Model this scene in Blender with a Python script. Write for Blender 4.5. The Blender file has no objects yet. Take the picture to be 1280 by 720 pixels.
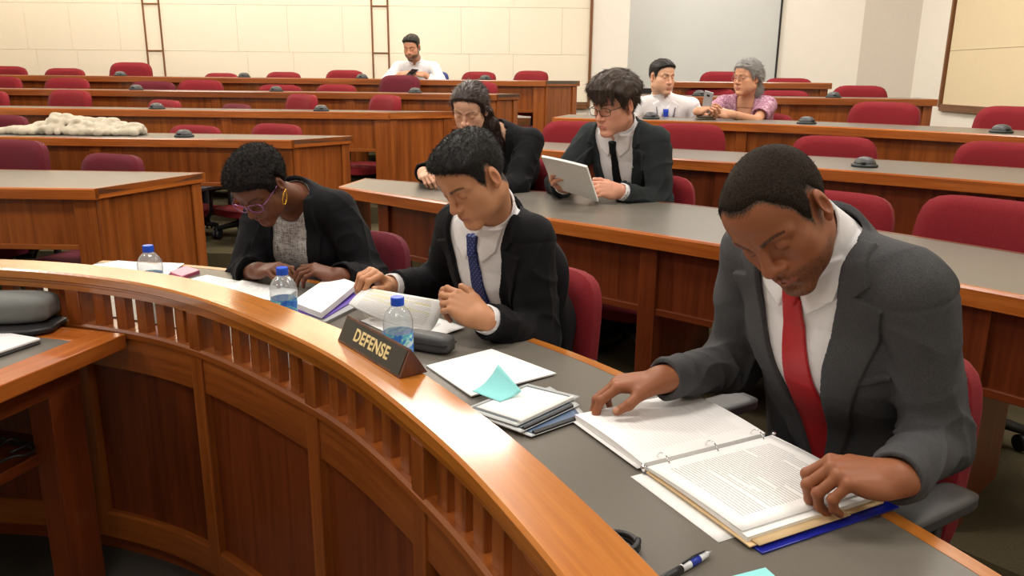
import bpy, bmesh, math, random
import numpy as np
from mathutils import Vector, Matrix

random.seed(7)
rng = np.random.default_rng(11)
SC = bpy.context.scene
COL = SC.collection
PI = math.pi

# ------------------------------------------------------------------ camera
CAM_H, CAM_F, CAM_P, CAM_R = 1.37, 1000.0, math.radians(14.85), math.radians(0.6)

def ray(x, y):
    u = (x-640)/CAM_F; v = (y-360)/CAM_F
    c, s = math.cos(CAM_R), math.sin(CAM_R)
    ul = u*c - v*s; vl = u*s + v*c
    return np.array([ul, math.cos(CAM_P)-vl*math.sin(CAM_P), -(math.sin(CAM_P)+vl*math.cos(CAM_P))])

def at_z(x, y, z):
    """point of the photograph's sight line at height z"""
    d = ray(x, y); t = (z-CAM_H)/d[2]
    return Vector((d[0]*t, d[1]*t, z))

def at_y(x, y, Y):
    """point of the photograph's sight line at distance Y into the room"""
    d = ray(x, y); t = Y/d[1]
    return Vector((d[0]*t, Y, CAM_H+d[2]*t))

cam_data = bpy.data.cameras.new('camera')
cam_data.sensor_width = 36.0
cam_data.lens = 36.0*CAM_F/1280.0
cam_data.clip_start = 0.02
cam = bpy.data.objects.new('camera', cam_data); COL.objects.link(cam)
fw = Vector((0, math.cos(CAM_P), -math.sin(CAM_P)))
up = Vector((0, math.sin(CAM_P), math.cos(CAM_P)))
rt = Vector((1, 0, 0))
cr, sr = math.cos(CAM_R), math.sin(CAM_R)
# image x axis / y axis after the small roll
ix = rt*cr + up*sr
iy = up*cr - rt*sr
m = Matrix((ix, iy, -fw)).transposed().to_4x4()
m.translation = Vector((0, 0, CAM_H))
cam.matrix_world = m
SC.camera = cam

# ------------------------------------------------------------------ object helpers
def tag(o, label=None, cat=None, group=None, kind=None):
    if label: o['label'] = label
    if cat: o['category'] = cat
    if group: o['group'] = group
    if kind: o['kind'] = kind
    return o

def thing(name, label, cat, loc=(0, 0, 0), rotz=0.0, group=None, kind=None):
    o = bpy.data.objects.new(name, None); COL.objects.link(o)
    o.empty_display_size = 0.1
    o.location = loc; o.rotation_euler = (0, 0, rotz)
    return tag(o, label, cat, group, kind)

def link_mesh(name, me, mat=None, parent=None, smooth=False):
    if mat is not None:
        if isinstance(mat, (list, tuple)):
            for q in mat: me.materials.append(q)
        else:
            me.materials.append(mat)
    if smooth:
        me.polygons.foreach_set('use_smooth', [True]*len(me.polygons))
    o = bpy.data.objects.new(name, me); COL.objects.link(o)
    if parent is not None: o.parent = parent
    return o

def world_parent(o, parent):
    """parent o (built in world coordinates) to an empty that has a plain location / z rotation"""
    o.parent = parent
    M = Matrix.Translation(parent.location) @ Matrix.Rotation(parent.rotation_euler.z, 4, 'Z')
    o.matrix_parent_inverse = M.inverted()

class MB:
    """collects faces; every vertex carries 'grain' coordinates (along grain, across, across)"""
    def __init__(s): s.v = []; s.f = []; s.g = []; s.mi = []; s.uv = []
    def add(s, vs, fs, gs=None, mi=0, uvs=None):
        b = len(s.v)
        s.v += [tuple(p) for p in vs]
        s.g += [tuple(p) for p in (gs if gs is not None else vs)]
        for i, f in enumerate(fs):
            s.f.append([b+k for k in f]); s.mi.append(mi)
            s.uv.append(uvs[i] if uvs else None)
    def box(s, c, size, M=None, grain=0, mi=0, off=None):
        """box centred c, size, in frame M (3x3 or 4x4); grain axis index"""
        hx, hy, hz = size[0]/2, size[1]/2, size[2]/2
        loc = [(sx*hx, sy*hy, sz*hz) for sz in (-1, 1) for sy in (-1, 1) for sx in (-1, 1)]
        o = off if off is not None else (random.uniform(0, 9), random.uniform(0, 9), random.uniform(0, 9))
        order = {0: (0, 1, 2), 1: (1, 0, 2), 2: (2, 0, 1)}[grain]
        gs = [tuple(p[k]+o[j] for j, k in enumerate(order)) for p in loc]
        vs = []
        for p in loc:
            q = Vector((p[0]+c[0], p[1]+c[1], p[2]+c[2]))
            if M is not None: q = M @ q
            vs.append(q)
        s.add(vs, [(0, 2, 3, 1), (4, 5, 7, 6), (0, 1, 5, 4), (2, 6, 7, 3), (0, 4, 6, 2), (1, 3, 7, 5)], gs, mi)
    def sweep(s, sta, prof, grain=0, mi=0, smooth_off=None, caps=True):
        """sta: list of (front xy, unit dir xy, depth, s); prof: list of (a, b, z): offset = a + b*depth from the front edge.
        grain 0: along the sweep, 2: vertical, 1: across the depth"""
        n = len(prof); vs = []; gs = []
        o = (random.uniform(0, 9), random.uniform(0, 9), 0)
        for (F, d, D, S) in sta:
            for (a, b, z) in prof:
                w = a+b*D
                vs.append((F[0]+d[0]*w, F[1]+d[1]*w, z))
                k = {0: (S, w, z), 2: (z, S, w), 1: (w, S, z)}[grain]
                gs.append((k[0]+o[0], k[1]+o[1], k[2]))
        fs = []
        for i in range(len(sta)-1):
            for j in range(n):
                a0 = i*n+j; a1 = i*n+(j+1) % n
                fs.append((a0, a1, a1+n, a0+n))
        if caps:
            fs.append(tuple(range(n-1, -1, -1)))
            fs.append(tuple((len(sta)-1)*n+j for j in range(n)))
        s.add(vs, fs, gs, mi)
    def lathe(s, prof, seg=24, M=None, mi=0, cap=True):
        vs = []; fs = []
        for (r, z) in prof:
            for k in range(seg):
                a = 2*PI*k/seg
                q = Vector((r*math.cos(a), r*math.sin(a), z))
                vs.append(M @ q if M is not None else q)
        for i in range(len(prof)-1):
            for k in range(seg):
                fs.append((i*seg+k, i*seg+(k+1) % seg, (i+1)*seg+(k+1) % seg, (i+1)*seg+k))
        if cap:
            fs.append(tuple(range(seg-1, -1, -1)))
            fs.append(tuple((len(prof)-1)*seg+k for k in range(seg)))
        s.add(vs, fs, None, mi)
    def tube(s, pts, r, seg=8, mi=0, M=None, flat=1.0):
        pts = [Vector(p) for p in pts]
        if M is not None: pts = [M @ p for p in pts]
        rr = r if isinstance(r, (list, tuple)) else [r]*len(pts)
        vs = []; fs = []; N = None
        for i, p in enumerate(pts):
            t = (pts[min(i+1, len(pts)-1)]-pts[max(i-1, 0)])
            if t.length < 1e-9: t = Vector((0, 0, 1))
            t.normalize()
            if N is None:
                N = t.orthogonal().normalized()
            N = (N - t*N.dot(t))
            if N.length < 1e-6: N = t.orthogonal()
            N.normalize(); B = t.cross(N)
            for k in range(seg):
                a = 2*PI*k/seg
                vs.append(p + N*(rr[i]*math.cos(a)) + B*(rr[i]*flat*math.sin(a)))
        for i in range(len(pts)-1):
            for k in range(seg):
                fs.append((i*seg+k, i*seg+(k+1) % seg, (i+1)*seg+(k+1) % seg, (i+1)*seg+k))
        fs.append(tuple(range(seg-1, -1, -1))); fs.append(tuple((len(pts)-1)*seg+k for k in range(seg)))
        s.add(vs, fs, None, mi)
    def prism(s, poly, z0, z1, M=None, mi=0):
        n = len(poly)
        vs = [Vector((p[0], p[1], z0)) for p in poly]+[Vector((p[0], p[1], z1)) for p in poly]
        if M is not None: vs = [M @ q for q in vs]
        a = sum(poly[i][0]*poly[(i+1) % n][1]-poly[(i+1) % n][0]*poly[i][1] for i in range(n))
        fs = [tuple(range(n-1, -1, -1)), tuple(range(n, 2*n))]+[(i, (i+1) % n, n+(i+1) % n, n+i) for i in range(n)]
        if a < 0: fs = [tuple(reversed(f)) for f in fs]
        s.add(vs, fs, None, mi)
    def build(s, name, mat, parent=None, smooth=False, bevel=0.0, seg=2, autosmooth=True, subsurf=0):
        me = bpy.data.meshes.new(name)
        me.from_pydata(s.v, [], s.f)
        at = me.attributes.new('grain', 'FLOAT_VECTOR', 'POINT')
        at.data.foreach_set('vector', np.array(s.g, dtype=np.float32).ravel())
        if any(s.mi): me.polygons.foreach_set('material_index', s.mi)
        if any(u is not None for u in s.uv):
            ul = me.uv_layers.new(name='UVMap')
            k = 0
            for f, u in zip(s.f, s.uv):
                for j in range(len(f)):
                    ul.data[k].uv = u[j] if u else (0, 0); k += 1
        bm = bmesh.new(); bm.from_mesh(me)
        bmesh.ops.recalc_face_normals(bm, faces=bm.faces)
        bm.to_mesh(me); bm.free()
        o = link_mesh(name, me, mat, parent, smooth)
        if bevel > 0:
            b = o.modifiers.new('bevel', 'BEVEL'); b.width = bevel; b.segments = seg; b.limit_method = 'ANGLE'; b.angle_limit = math.radians(40)
            b.harden_normals = False
        if subsurf:
            q = o.modifiers.new('sub', 'SUBSURF'); q.levels = subsurf; q.render_levels = subsurf
        return o

def catmull(pts, n=12):
    P = [np.array(p, float) for p in pts]
    P = [2*P[0]-P[1]]+P+[2*P[-1]-P[-2]]
    out = []
    for i in range(1, len(P)-2):
        for k in range(n):
            t = k/n
            a, b, c, d = P[i-1], P[i], P[i+1], P[i+2]
            out.append(0.5*((2*b)+(-a+c)*t+(2*a-5*b+4*c-d)*t*t+(-a+3*b-3*c+d)*t**3))
    out.append(P[-2])
    return np.array(out)

def resample(pl, n):
    pl = np.array(pl, float)
    s = np.concatenate([[0], np.cumsum(np.linalg.norm(np.diff(pl, axis=0), axis=1))])
    q = np.linspace(0, s[-1], n)
    return np.stack([np.interp(q, s, pl[:, k]) for k in range(pl.shape[1])], 1), q

def smooth_line(pl, it):
    pl = pl.copy()
    for _ in range(it):
        pl[1:-1] = 0.5*pl[1:-1]+0.25*(pl[:-2]+pl[2:])
    return pl

# ------------------------------------------------------------------ materials
def srgb(r, g, b):
    def f(c):
        c /= 255.0
        return c/12.92 if c <= 0.04045 else ((c+0.055)/1.055)**2.4
    return (f(r), f(g), f(b), 1.0)

class NT:
    def __init__(s, name):
        s.m = bpy.data.materials.new(name); s.m.use_nodes = True
        s.t = s.m.node_tree; s.t.nodes.clear()
        s.out = s.n('ShaderNodeOutputMaterial'); s.b = s.n('ShaderNodeBsdfPrincipled')
        s.l(s.b, 0, s.out, 0)
    def n(s, ty, **kw):
        q = s.t.nodes.new(ty)
        for k, v in kw.items(): setattr(q, k, v)
        return q
    def l(s, a, ai, b, bi): s.t.links.new(a.outputs[ai], b.inputs[bi])
    def set(s, **kw):
        nm = {'rough': 'Roughness', 'metal': 'Metallic', 'spec': 'Specular IOR Level', 'coat': 'Coat Weight', 'coat_rough': 'Coat Roughness',
              'sheen': 'Sheen Weight', 'trans': 'Transmission Weight', 'ior': 'IOR', 'col': 'Base Color', 'sub': 'Subsurface Weight'}
        for k, v in kw.items(): s.b.inputs[nm[k]].default_value = v
    def attr(s, name):
        q = s.n('ShaderNodeAttribute'); q.attribute_name = name; return q
    def mapping(s, src, si, scale):
        q = s.n('ShaderNodeMapping'); q.inputs['Scale'].default_value = scale; s.l(src, si, q, 0); return q
    def noise(s, vec, vi, scale, detail=4, rough=0.55, dist=0.0):
        q = s.n('ShaderNodeTexNoise'); q.inputs['Scale'].default_value = scale; q.inputs['Detail'].default_value = detail
        q.inputs['Roughness'].default_value = rough; q.inputs['Distortion'].default_value = dist
        if vec is not None: s.l(vec, vi, q, 'Vector')
        return q
    def ramp(s, src, si, stops):
        q = s.n('ShaderNodeValToRGB'); e = q.color_ramp.elements
        while len(e) < len(stops): e.new(0.5)
        for k, (p, c) in enumerate(stops): e[k].position = p; e[k].color = c
        s.l(src, si, q, 0); return q
    def mix(s, a, ai, b, bi, fac=0.5, mode='MIX', facn=None):
        q = s.n('ShaderNodeMix'); q.data_type = 'RGBA'; q.blend_type = mode
        q.inputs[0].default_value = fac
        if facn is not None: s.l(facn[0], facn[1], q, 0)
        s.l(a, ai, q, 6); 
        if isinstance(b, tuple): q.inputs[7].default_value = b
        else: s.l(b, bi, q, 7)
        return q
    def bump(s, src, si, strength=0.2, dist=0.002):
        q = s.n('ShaderNodeBump'); q.inputs['Strength'].default_value = strength; q.inputs['Distance'].default_value = dist
        s.l(src, si, q, 'Height'); s.l(q, 0, s.b, 'Normal'); return q

def wood(name, dark, mid, light, rough=0.32, coat=0.3, figure=1.0):
    t = NT(name); a = t.attr('grain')
    n1 = t.noise(t.mapping(a, 1, (1.2, 22, 22)), 0, 1.0, 5, 0.6, 0.6)
    n2 = t.noise(t.mapping(a, 1, (6, 160, 160)), 0, 1.0, 3, 0.6)
    n3 = t.noise(t.mapping(a, 1, (0.5, 4.0, 4.0)), 0, 1.0, 2, 0.5)
    r1 = t.ramp(n1, 0, [(0.30, dark), (0.5, mid), (0.72, light)])
    r2 = t.ramp(n2, 0, [(0.35, (0.72, 0.68, 0.64, 1)), (0.6, (1, 1, 1, 1))])
    r3 = t.ramp(n3, 0, [(0.3, (0.86, 0.84, 0.82, 1)), (0.7, (1.08, 1.06, 1.04, 1))])
    m1 = t.mix(r1, 0, r2, 0, 0.7*figure, 'MULTIPLY'); m2 = t.mix(m1, 2, r3, 0, 0.8, 'MULTIPLY')
    t.l(m2, 2, t.b, 'Base Color')
    t.set(rough=rough, coat=coat, coat_rough=0.12, spec=0.4)
    t.bump(n2, 0, 0.06, 0.001)
    return t.m

def plain(name, col, rough=0.5, metal=0.0, spec=0.5, noise=0.0, nscale=40, bump=0.0, coat=0.0, sheen=0.0, bscale=None, bdist=0.001):
    t = NT(name); t.set(col=col, rough=rough, metal=metal, spec=spec, coat=coat, sheen=sheen)
    if noise > 0 or bump > 0:
        tc = t.n('ShaderNodeTexCoord')
        n = t.noise(tc, 'Object', nscale, 4, 0.6)
        if noise > 0:
            c = np.array(col[:3])
            r = t.ramp(n, 0, [(0.3, tuple(np.clip(c*(1-noise), 0, 1))+(1,)), (0.7, tuple(np.clip(c*(1+noise), 0, 1))+(1,))])
            t.l(r, 0, t.b, 'Base Color')
        if bump > 0:
            nb = n if bscale is None else t.noise(tc, 'Object', bscale, 3, 0.6)
            t.bump(nb, 0, bump, bdist)
    return t.m

M = {}
M['wood'] = wood('cherry_wood', srgb(120, 62, 22), srgb(148, 80, 32), srgb(166, 96, 42), .32, .3, .8)
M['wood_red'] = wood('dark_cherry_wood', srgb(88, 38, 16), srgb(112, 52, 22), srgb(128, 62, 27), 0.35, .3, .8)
M['rail_wood'] = wood('rail_wood', srgb(172, 100, 36), srgb(192, 118, 46), srgb(206, 134, 58), 0.22, 0.9, 0.6)
M['edge_wood'] = wood('edge_wood', srgb(150, 78, 28), srgb(176, 96, 36), srgb(196, 116, 50), 0.3)
M['trim_wood'] = wood('trim_wood', srgb(104, 66, 38), srgb(124, 80, 46), srgb(140, 94, 56), .4, .1)
M['laminate'] = plain('grey_laminate', srgb(108, 103, 95), 0.32, noise=0.05, nscale=220, spec=0.3)
M['red_fabric'] = plain('red_upholstery', srgb(124, 28, 36), 0.85, noise=0.16, nscale=160, bump=0.25, bscale=700, bdist=0.0015, sheen=0.04, spec=0.2)
M['wine_fabric'] = plain('wine_upholstery', srgb(94, 26, 38), 0.85, noise=0.16, nscale=160, bump=0.25, bscale=700, bdist=0.0015, sheen=0.04, spec=0.2)
M['blue_fabric'] = plain('blue_upholstery', srgb(28, 44, 108), 0.85, noise=0.12, nscale=160, sheen=0.2)
M['black_plastic'] = plain('black_plastic', (0.012, 0.012, 0.013, 1), 0.45, bump=0.1, nscale=400)
M['grey_plastic'] = plain('grey_plastic', (0.055, 0.055, 0.056, 1), 0.5, bump=0.1, nscale=500)
M['mic_plastic'] = plain('mic_plastic', (0.02, 0.025, 0.026, 1), 0.55)
M['chrome'] = plain('chrome', (0.75, 0.75, 0.76, 1), 0.18, 1.0)
M['gold'] = plain('gold', srgb(230, 180, 70), 0.22, 1.0)
M['carpet'] = plain('carpet', srgb(84, 76, 56), 0.95, noise=0.4, nscale=420, bump=0.6, bscale=900, bdist=0.004, spec=0.1)
M['carpet_dark'] = plain('carpet_dark', srgb(70, 66, 60), 0.95, noise=0.35, nscale=420, bump=0.6, bscale=900, bdist=0.004, spec=0.1)
M['white_wall'] = plain('white_wall', srgb(236, 230, 218), 0.8, noise=0.015, nscale=6)
M['beige_wall'] = plain('beige_wall', srgb(205, 196, 182), 0.85, noise=0.02, nscale=30)
M['cream_panel'] = plain('cream_acoustic_panel', srgb(238, 228, 206), 0.9, noise=0.02, nscale=90, bump=0.08, bscale=500)
M['tan_panel'] = plain('tan_acoustic_panel', srgb(226, 208, 172), 0.9, noise=0.03, nscale=90, bump=0.08, bscale=500)
M['screen'] = plain('grey_screen', srgb(204, 206, 204), 0.6, noise=0.02, nscale=3)
M['ceiling'] = plain('ceiling_tile', srgb(225, 220, 210), 0.9, noise=0.04, nscale=80)

# ------------------------------------------------------------------ the setting
def struct(mb, name, mat, bevel=0.0, smooth=False):
    return tag(mb.build(name, mat, None, smooth, bevel), kind='structure')

# desks: front polyline, back polyline (world metres), top height, floor height
DESK = {
 'L2': dict(F=[(-6, 3.80), (-1.958, 3.727)], B=[(-6, 4.58), (-1.69, 4.40)], z=.84),
 'L3': dict(F=[(-6, 5.20), (-1.40, 5.10)], B=[(-6, 5.78), (-1.09, 5.52)], z=.965),
 'L4': dict(F=[(-6, 6.44), (-.96, 6.24)], B=[(-6, 6.86), (-.47, 6.56)], z=1.09),
 'L5': dict(F=[(-6, 7.22), (-.15, 7.10)], B=[(-6, 7.60), (.06, 7.42)], z=1.215),
 'L6': dict(F=[(-6, 8.0), (.30, 7.90)], B=[(-6, 8.5), (.66, 8.30)], z=1.328),
 'R2': dict(F=[(-.85, 3.887), (-.46, 3.56), (-.13, 3.27), (.185, 3.0), (.598, 2.66), (.92, 2.37), (1.181, 2.11), (1.42, 1.82), (2.2, .70)],
            B=[(-.78, 4.22), (-.3, 4.0), (.2, 3.78), (.467, 3.64), (.77, 3.46), (1.1, 3.15), (1.39, 2.80), (1.66, 2.47), (2.7, .95)], z=.84),
 'R3': dict(F=[(.0, 4.72), (.404, 4.451), (.875, 4.15), (1.366, 3.82), (1.794, 3.50), (2.086, 3.25), (2.9, 2.4)],
            B=[(.1, 5.22), (.4, 5.08), (.912, 4.80), (1.58, 4.44), (2.1, 4.14), (2.493, 3.88), (3.4, 2.9)], z=.965),
 'R4': dict(F=[(.27, 5.74), (1.131, 5.44), (1.811, 5.08), (2.336, 4.65), (2.70, 4.28), (3.3, 3.5)],
            B=[(.42, 6.26), (1.3, 5.97), (2.1, 5.58), (2.75, 5.05), (3.15, 4.65), (3.8, 3.8)], z=1.09),
 'R5': dict(F=[(1.0, 6.62), (1.6, 6.57), (2.4, 6.50), (3.33, 6.46)], B=[(1.05, 7.1), (1.6, 7.05), (2.4, 6.98), (3.42, 6.94)], z=1.225),
 'R6': dict(F=[(1.4, 7.32), (2.0, 7.31), (2.81, 7.30)], B=[(1.42, 7.8), (2.0, 7.79), (2.88, 7.78)], z=1.337),
}
TIER = {'2': .12, '3': .245, '4': .37, '5': .495, '6': .61}
for k, d in DESK.items():
    d['fz'] = TIER[k[1]]
    n = 2 if k[0] == 'L' else 40
    f = np.array(d['F'], float); b = np.array(d['B'], float)
    n0 = n
    if n == 2:
        F, B = f, b
        F, _ = resample(F, 12); B, _ = resample(B, 12)
    else:
        F, _ = resample(smooth_line(resample(catmull(f), 60)[0], 25), n); B, _ = resample(smooth_line(resample(catmull(b), 60)[0], 25), n)
    S = np.concatenate([[0], np.cumsum(np.linalg.norm(np.diff(F, axis=0), axis=1))])
    D = np.linalg.norm(B-F, axis=1); E = (B-F)/D[:, None]
    d['sta'] = [(F[i], E[i], D[i], S[i]) for i in range(len(F))]
    d['Fp'], d['Bp'], d['S'] = F, B, S

def sta_at(d, s):
    """station interpolated at arc length s of a desk's front edge"""
    S = d['S']
    F = np.array([np.interp(s, S, d['Fp'][:, k]) for k in (0, 1)]); B = np.array([np.interp(s, S, d['Bp'][:, k]) for k in (0, 1)])
    D = np.linalg.norm(B-F)
    return (F, (B-F)/D, D, s)

def sta_range(d, s0, s1):
    ss = [s0]+[x for x in d['S'] if s0+.02 < x < s1-.02]+[s1]
    return [sta_at(d, s) for s in ss]

# floor of the well and the carpeted tiers
mb = MB(); mb.box((0, 4, -.06), (13, 14, .12)); struct(mb, 'floor', M['carpet_dark'])
def tier(name, left, right, z, join):
    F = [np.array(p) for p in left]+[np.array(p) for p in join]
    r = np.array(right)
    F += [r[i]+(0.0, -.07) for i in range(0, len(r), 4)]+[r[-1]]
    e = F[-1]-F[-2]
    F.append(np.array((6.4, F[-1][1]+(6.4-F[-1][0])*min(e[1]/max(e[0], .01), 0) if name != 'x' else 0)))
    poly = [tuple(p) for p in F]+[(6.4, 10.9), (-6.4, 10.9)]
    mb = MB(); mb.prism(poly, -.02, z); struct(mb, name, M['carpet'])
tier('floor_tier_1', [(-6.4, 3.70), (-1.9, 3.66)], DESK['R2']['Fp'], TIER['2'], [(-1.2, 3.78)])
tier('floor_tier_2', [(-6.4, 5.10), (-1.4, 5.03)], DESK['R3']['Fp'], TIER['3'], [(-.7, 4.9)])
tier('floor_tier_3', [(-6.4, 6.34), (-.96, 6.17)], DESK['R4']['Fp'], TIER['4'], [(-.3, 6.0)])
tier('floor_tier_4', [(-6.4, 7.12), (-.15, 7.03)], DESK['R5']['Fp'], TIER['5'], [(.5, 6.8)])
tier('floor_tier_5', [(-6.4, 7.92), (.30, 7.83)], DESK['R6']['Fp'], TIER['6'], [(.9, 7.5)])

# walls
def wall(name, p0, p1, mat, th=.12, z0=0., z1=3.6):
    p0 = Vector((*p0, 0)); p1 = Vector((*p1, 0)); d = (p1-p0); L = d.length; d.normalize(); nrm = Vector((-d.y, d.x, 0))
    Mx = Matrix((d, nrm, Vector((0, 0, 1)))).transposed().to_4x4(); Mx.translation = p0
    mb = MB(); mb.box((L/2, th/2, (z0+z1)/2), (L, th, z1-z0), Mx); return struct(mb, name, mat)
WY = 9.30
wall('wall_back', (-6.2, WY), (.85, WY), M['white_wall'])
wall('wall_back_column', (.85, WY-.03), (1.262, WY-.03), M['white_wall'], .7)
wall('wall_back_recess', (1.26, 9.95), (3.2, 9.95), M['white_wall'])
wall('wall_back_corner', (3.2, 9.95), (3.98, 9.62), M['white_wall'])
wall('wall_back_pilaster', (3.98, 9.62), (4.43, 9.2), M['beige_wall'])
wall('wall_right', (4.43, 9.2), (4.62, -3.0), M['white_wall'])
wall('wall_left', (-6.2, -3.0), (-6.2, WY), M['white_wall'])
wall('wall_front', (4.62, -3.0), (-6.2, -3.0), M['white_wall'])
mb = MB(); mb.box((-.8, 3.6, 3.66), (12.2, 14.2, .12)); struct(mb, 'ceiling', M['ceiling'])

# acoustic panels on the back wall with joints, and the wood reveals ("ladders")
lx = [at_y(176.5, 50, WY).x, at_y(196.5, 50, WY).x, at_y(459.5, 50, WY).x, at_y(479.5, 50, WY).x]
zj = [1.09, 1.60, 2.095, 2.60, 3.1, 3.55]
bays = [(-6.15, lx[0]), (lx[0], lx[1]), (lx[1], lx[2]), (lx[2], lx[3]), (lx[3], .835)]
k = 0
for bi, (x0, x1) in enumerate(bays):
    mb = MB(); wide = x1-x0 > .5
    for zi in range(len(zj)-1):
        cuts = [x0, x1]
        if wide:
            Lw = x1-x0
            fr = ([.40, .62] if zi % 2 == 0 else [.36, .60, .86])
            cuts = [x0]+[x0+Lw*q for q in fr]+[x1]
        for a, b in zip(cuts[:-1], cuts[1:]):
            mb.box(((a+b)/2, WY-.014, (zj[zi]+zj[zi+1])/2), (b-a-.0015, .026, zj[zi+1]-zj[zi]-.0018))
    struct(mb, 'wall_back_panel_%d' % (bi+1), M['cream_panel'], .002)
def trim_box(name, boxes):
    mb = MB()
    for c, s, g in boxes: mb.box(c, s, None, g)
    return struct(mb, name, M['trim_wood'], .003)
ntr = 0
for a, b in ((0, 1), (2, 3)):
    ntr += 1
    bx = [((lx[a], WY-.022, 2.32), (.019, .03, 2.46), 2), ((lx[b], WY-.022, 2.32), (.019, .03, 2.46), 2)]
    for z in zj[:-1]: bx.append((((lx[a]+lx[b])/2, WY-.021, z), (lx[b]-lx[a], .028, .017), 0))
    trim_box('trim_%d' % ntr, bx)
trim_box('trim_3', [((.842, WY-.03, 2.3), (.03, .05, 2.52), 2), ((-2.66, WY-.022, 1.05), (6.97, .044, .06), 0)])
trim_box('baseboard_back', [((-2.66, WY-.012, .80), (6.97, .024, .22), 0), ((1.06, WY-.042, .74), (.42, .024, .26), 0)])

# big grey screen in the recess, thin dark edge
t = thing('projection_screen', 'large blank grey projection screen with thin dark edge on the rear wall', 'screen', (2.2, 9.93, 1.2))
mb = MB(); z0 = at_y(790, 108, 9.9).z; x1 = at_y(966, 50, 9.9).x
mb.box(((1.2+x1)/2, 9.925, (z0+3.3)/2), (x1-1.2, .02, 3.3-z0)); o = mb.build('screen_surface', M['screen']); world_parent(o, t)
mb = MB(); mb.box(((1.2+x1)/2, 9.922, z0-.02), (x1-1.2+.03, .035, .06)); mb.box((x1+.006, 9.922, (z0+3.3)/2), (.022, .035, 3.3-z0))
o = mb.build('screen_edge', M['black_plastic']); world_parent(o, t)

# tan acoustic panel with a wood frame on the right wall
def on_right(y): return 4.43+(9.2-y)/12.2*.19
Mx = Matrix(((-.0156, -1, 0), (1, -.0156, 0), (0, 0, 1))).transposed().to_4x4()
yA, yB = 8.52, 3.2
mb = MB()
zb = at_y(1176, 123, 8.5).z
for (a, b) in ((yA-.03, 7.1), (7.1, 5.6), (5.6, yB)):
    for (c, d_) in ((zb+.03, 1.66), (1.66, 2.26), (2.26, 2.9)):
        ym = (a+b)/2
        mb.box((on_right(ym)-.013, ym, (c+d_)/2), (.024, a-b-.003, d_-c-.003))
struct(mb, 'wall_right_panel', M['tan_panel'], .002)
trim_box('trim_4', [((on_right(5.9)-.02, (yA+yB)/2, zb), (.04+.07, yA-yB, .07), 1), ((on_right(yA)-.02, yA, (zb+2.9)/2), (.04, .03, 2.9-zb), 2)])
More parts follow.
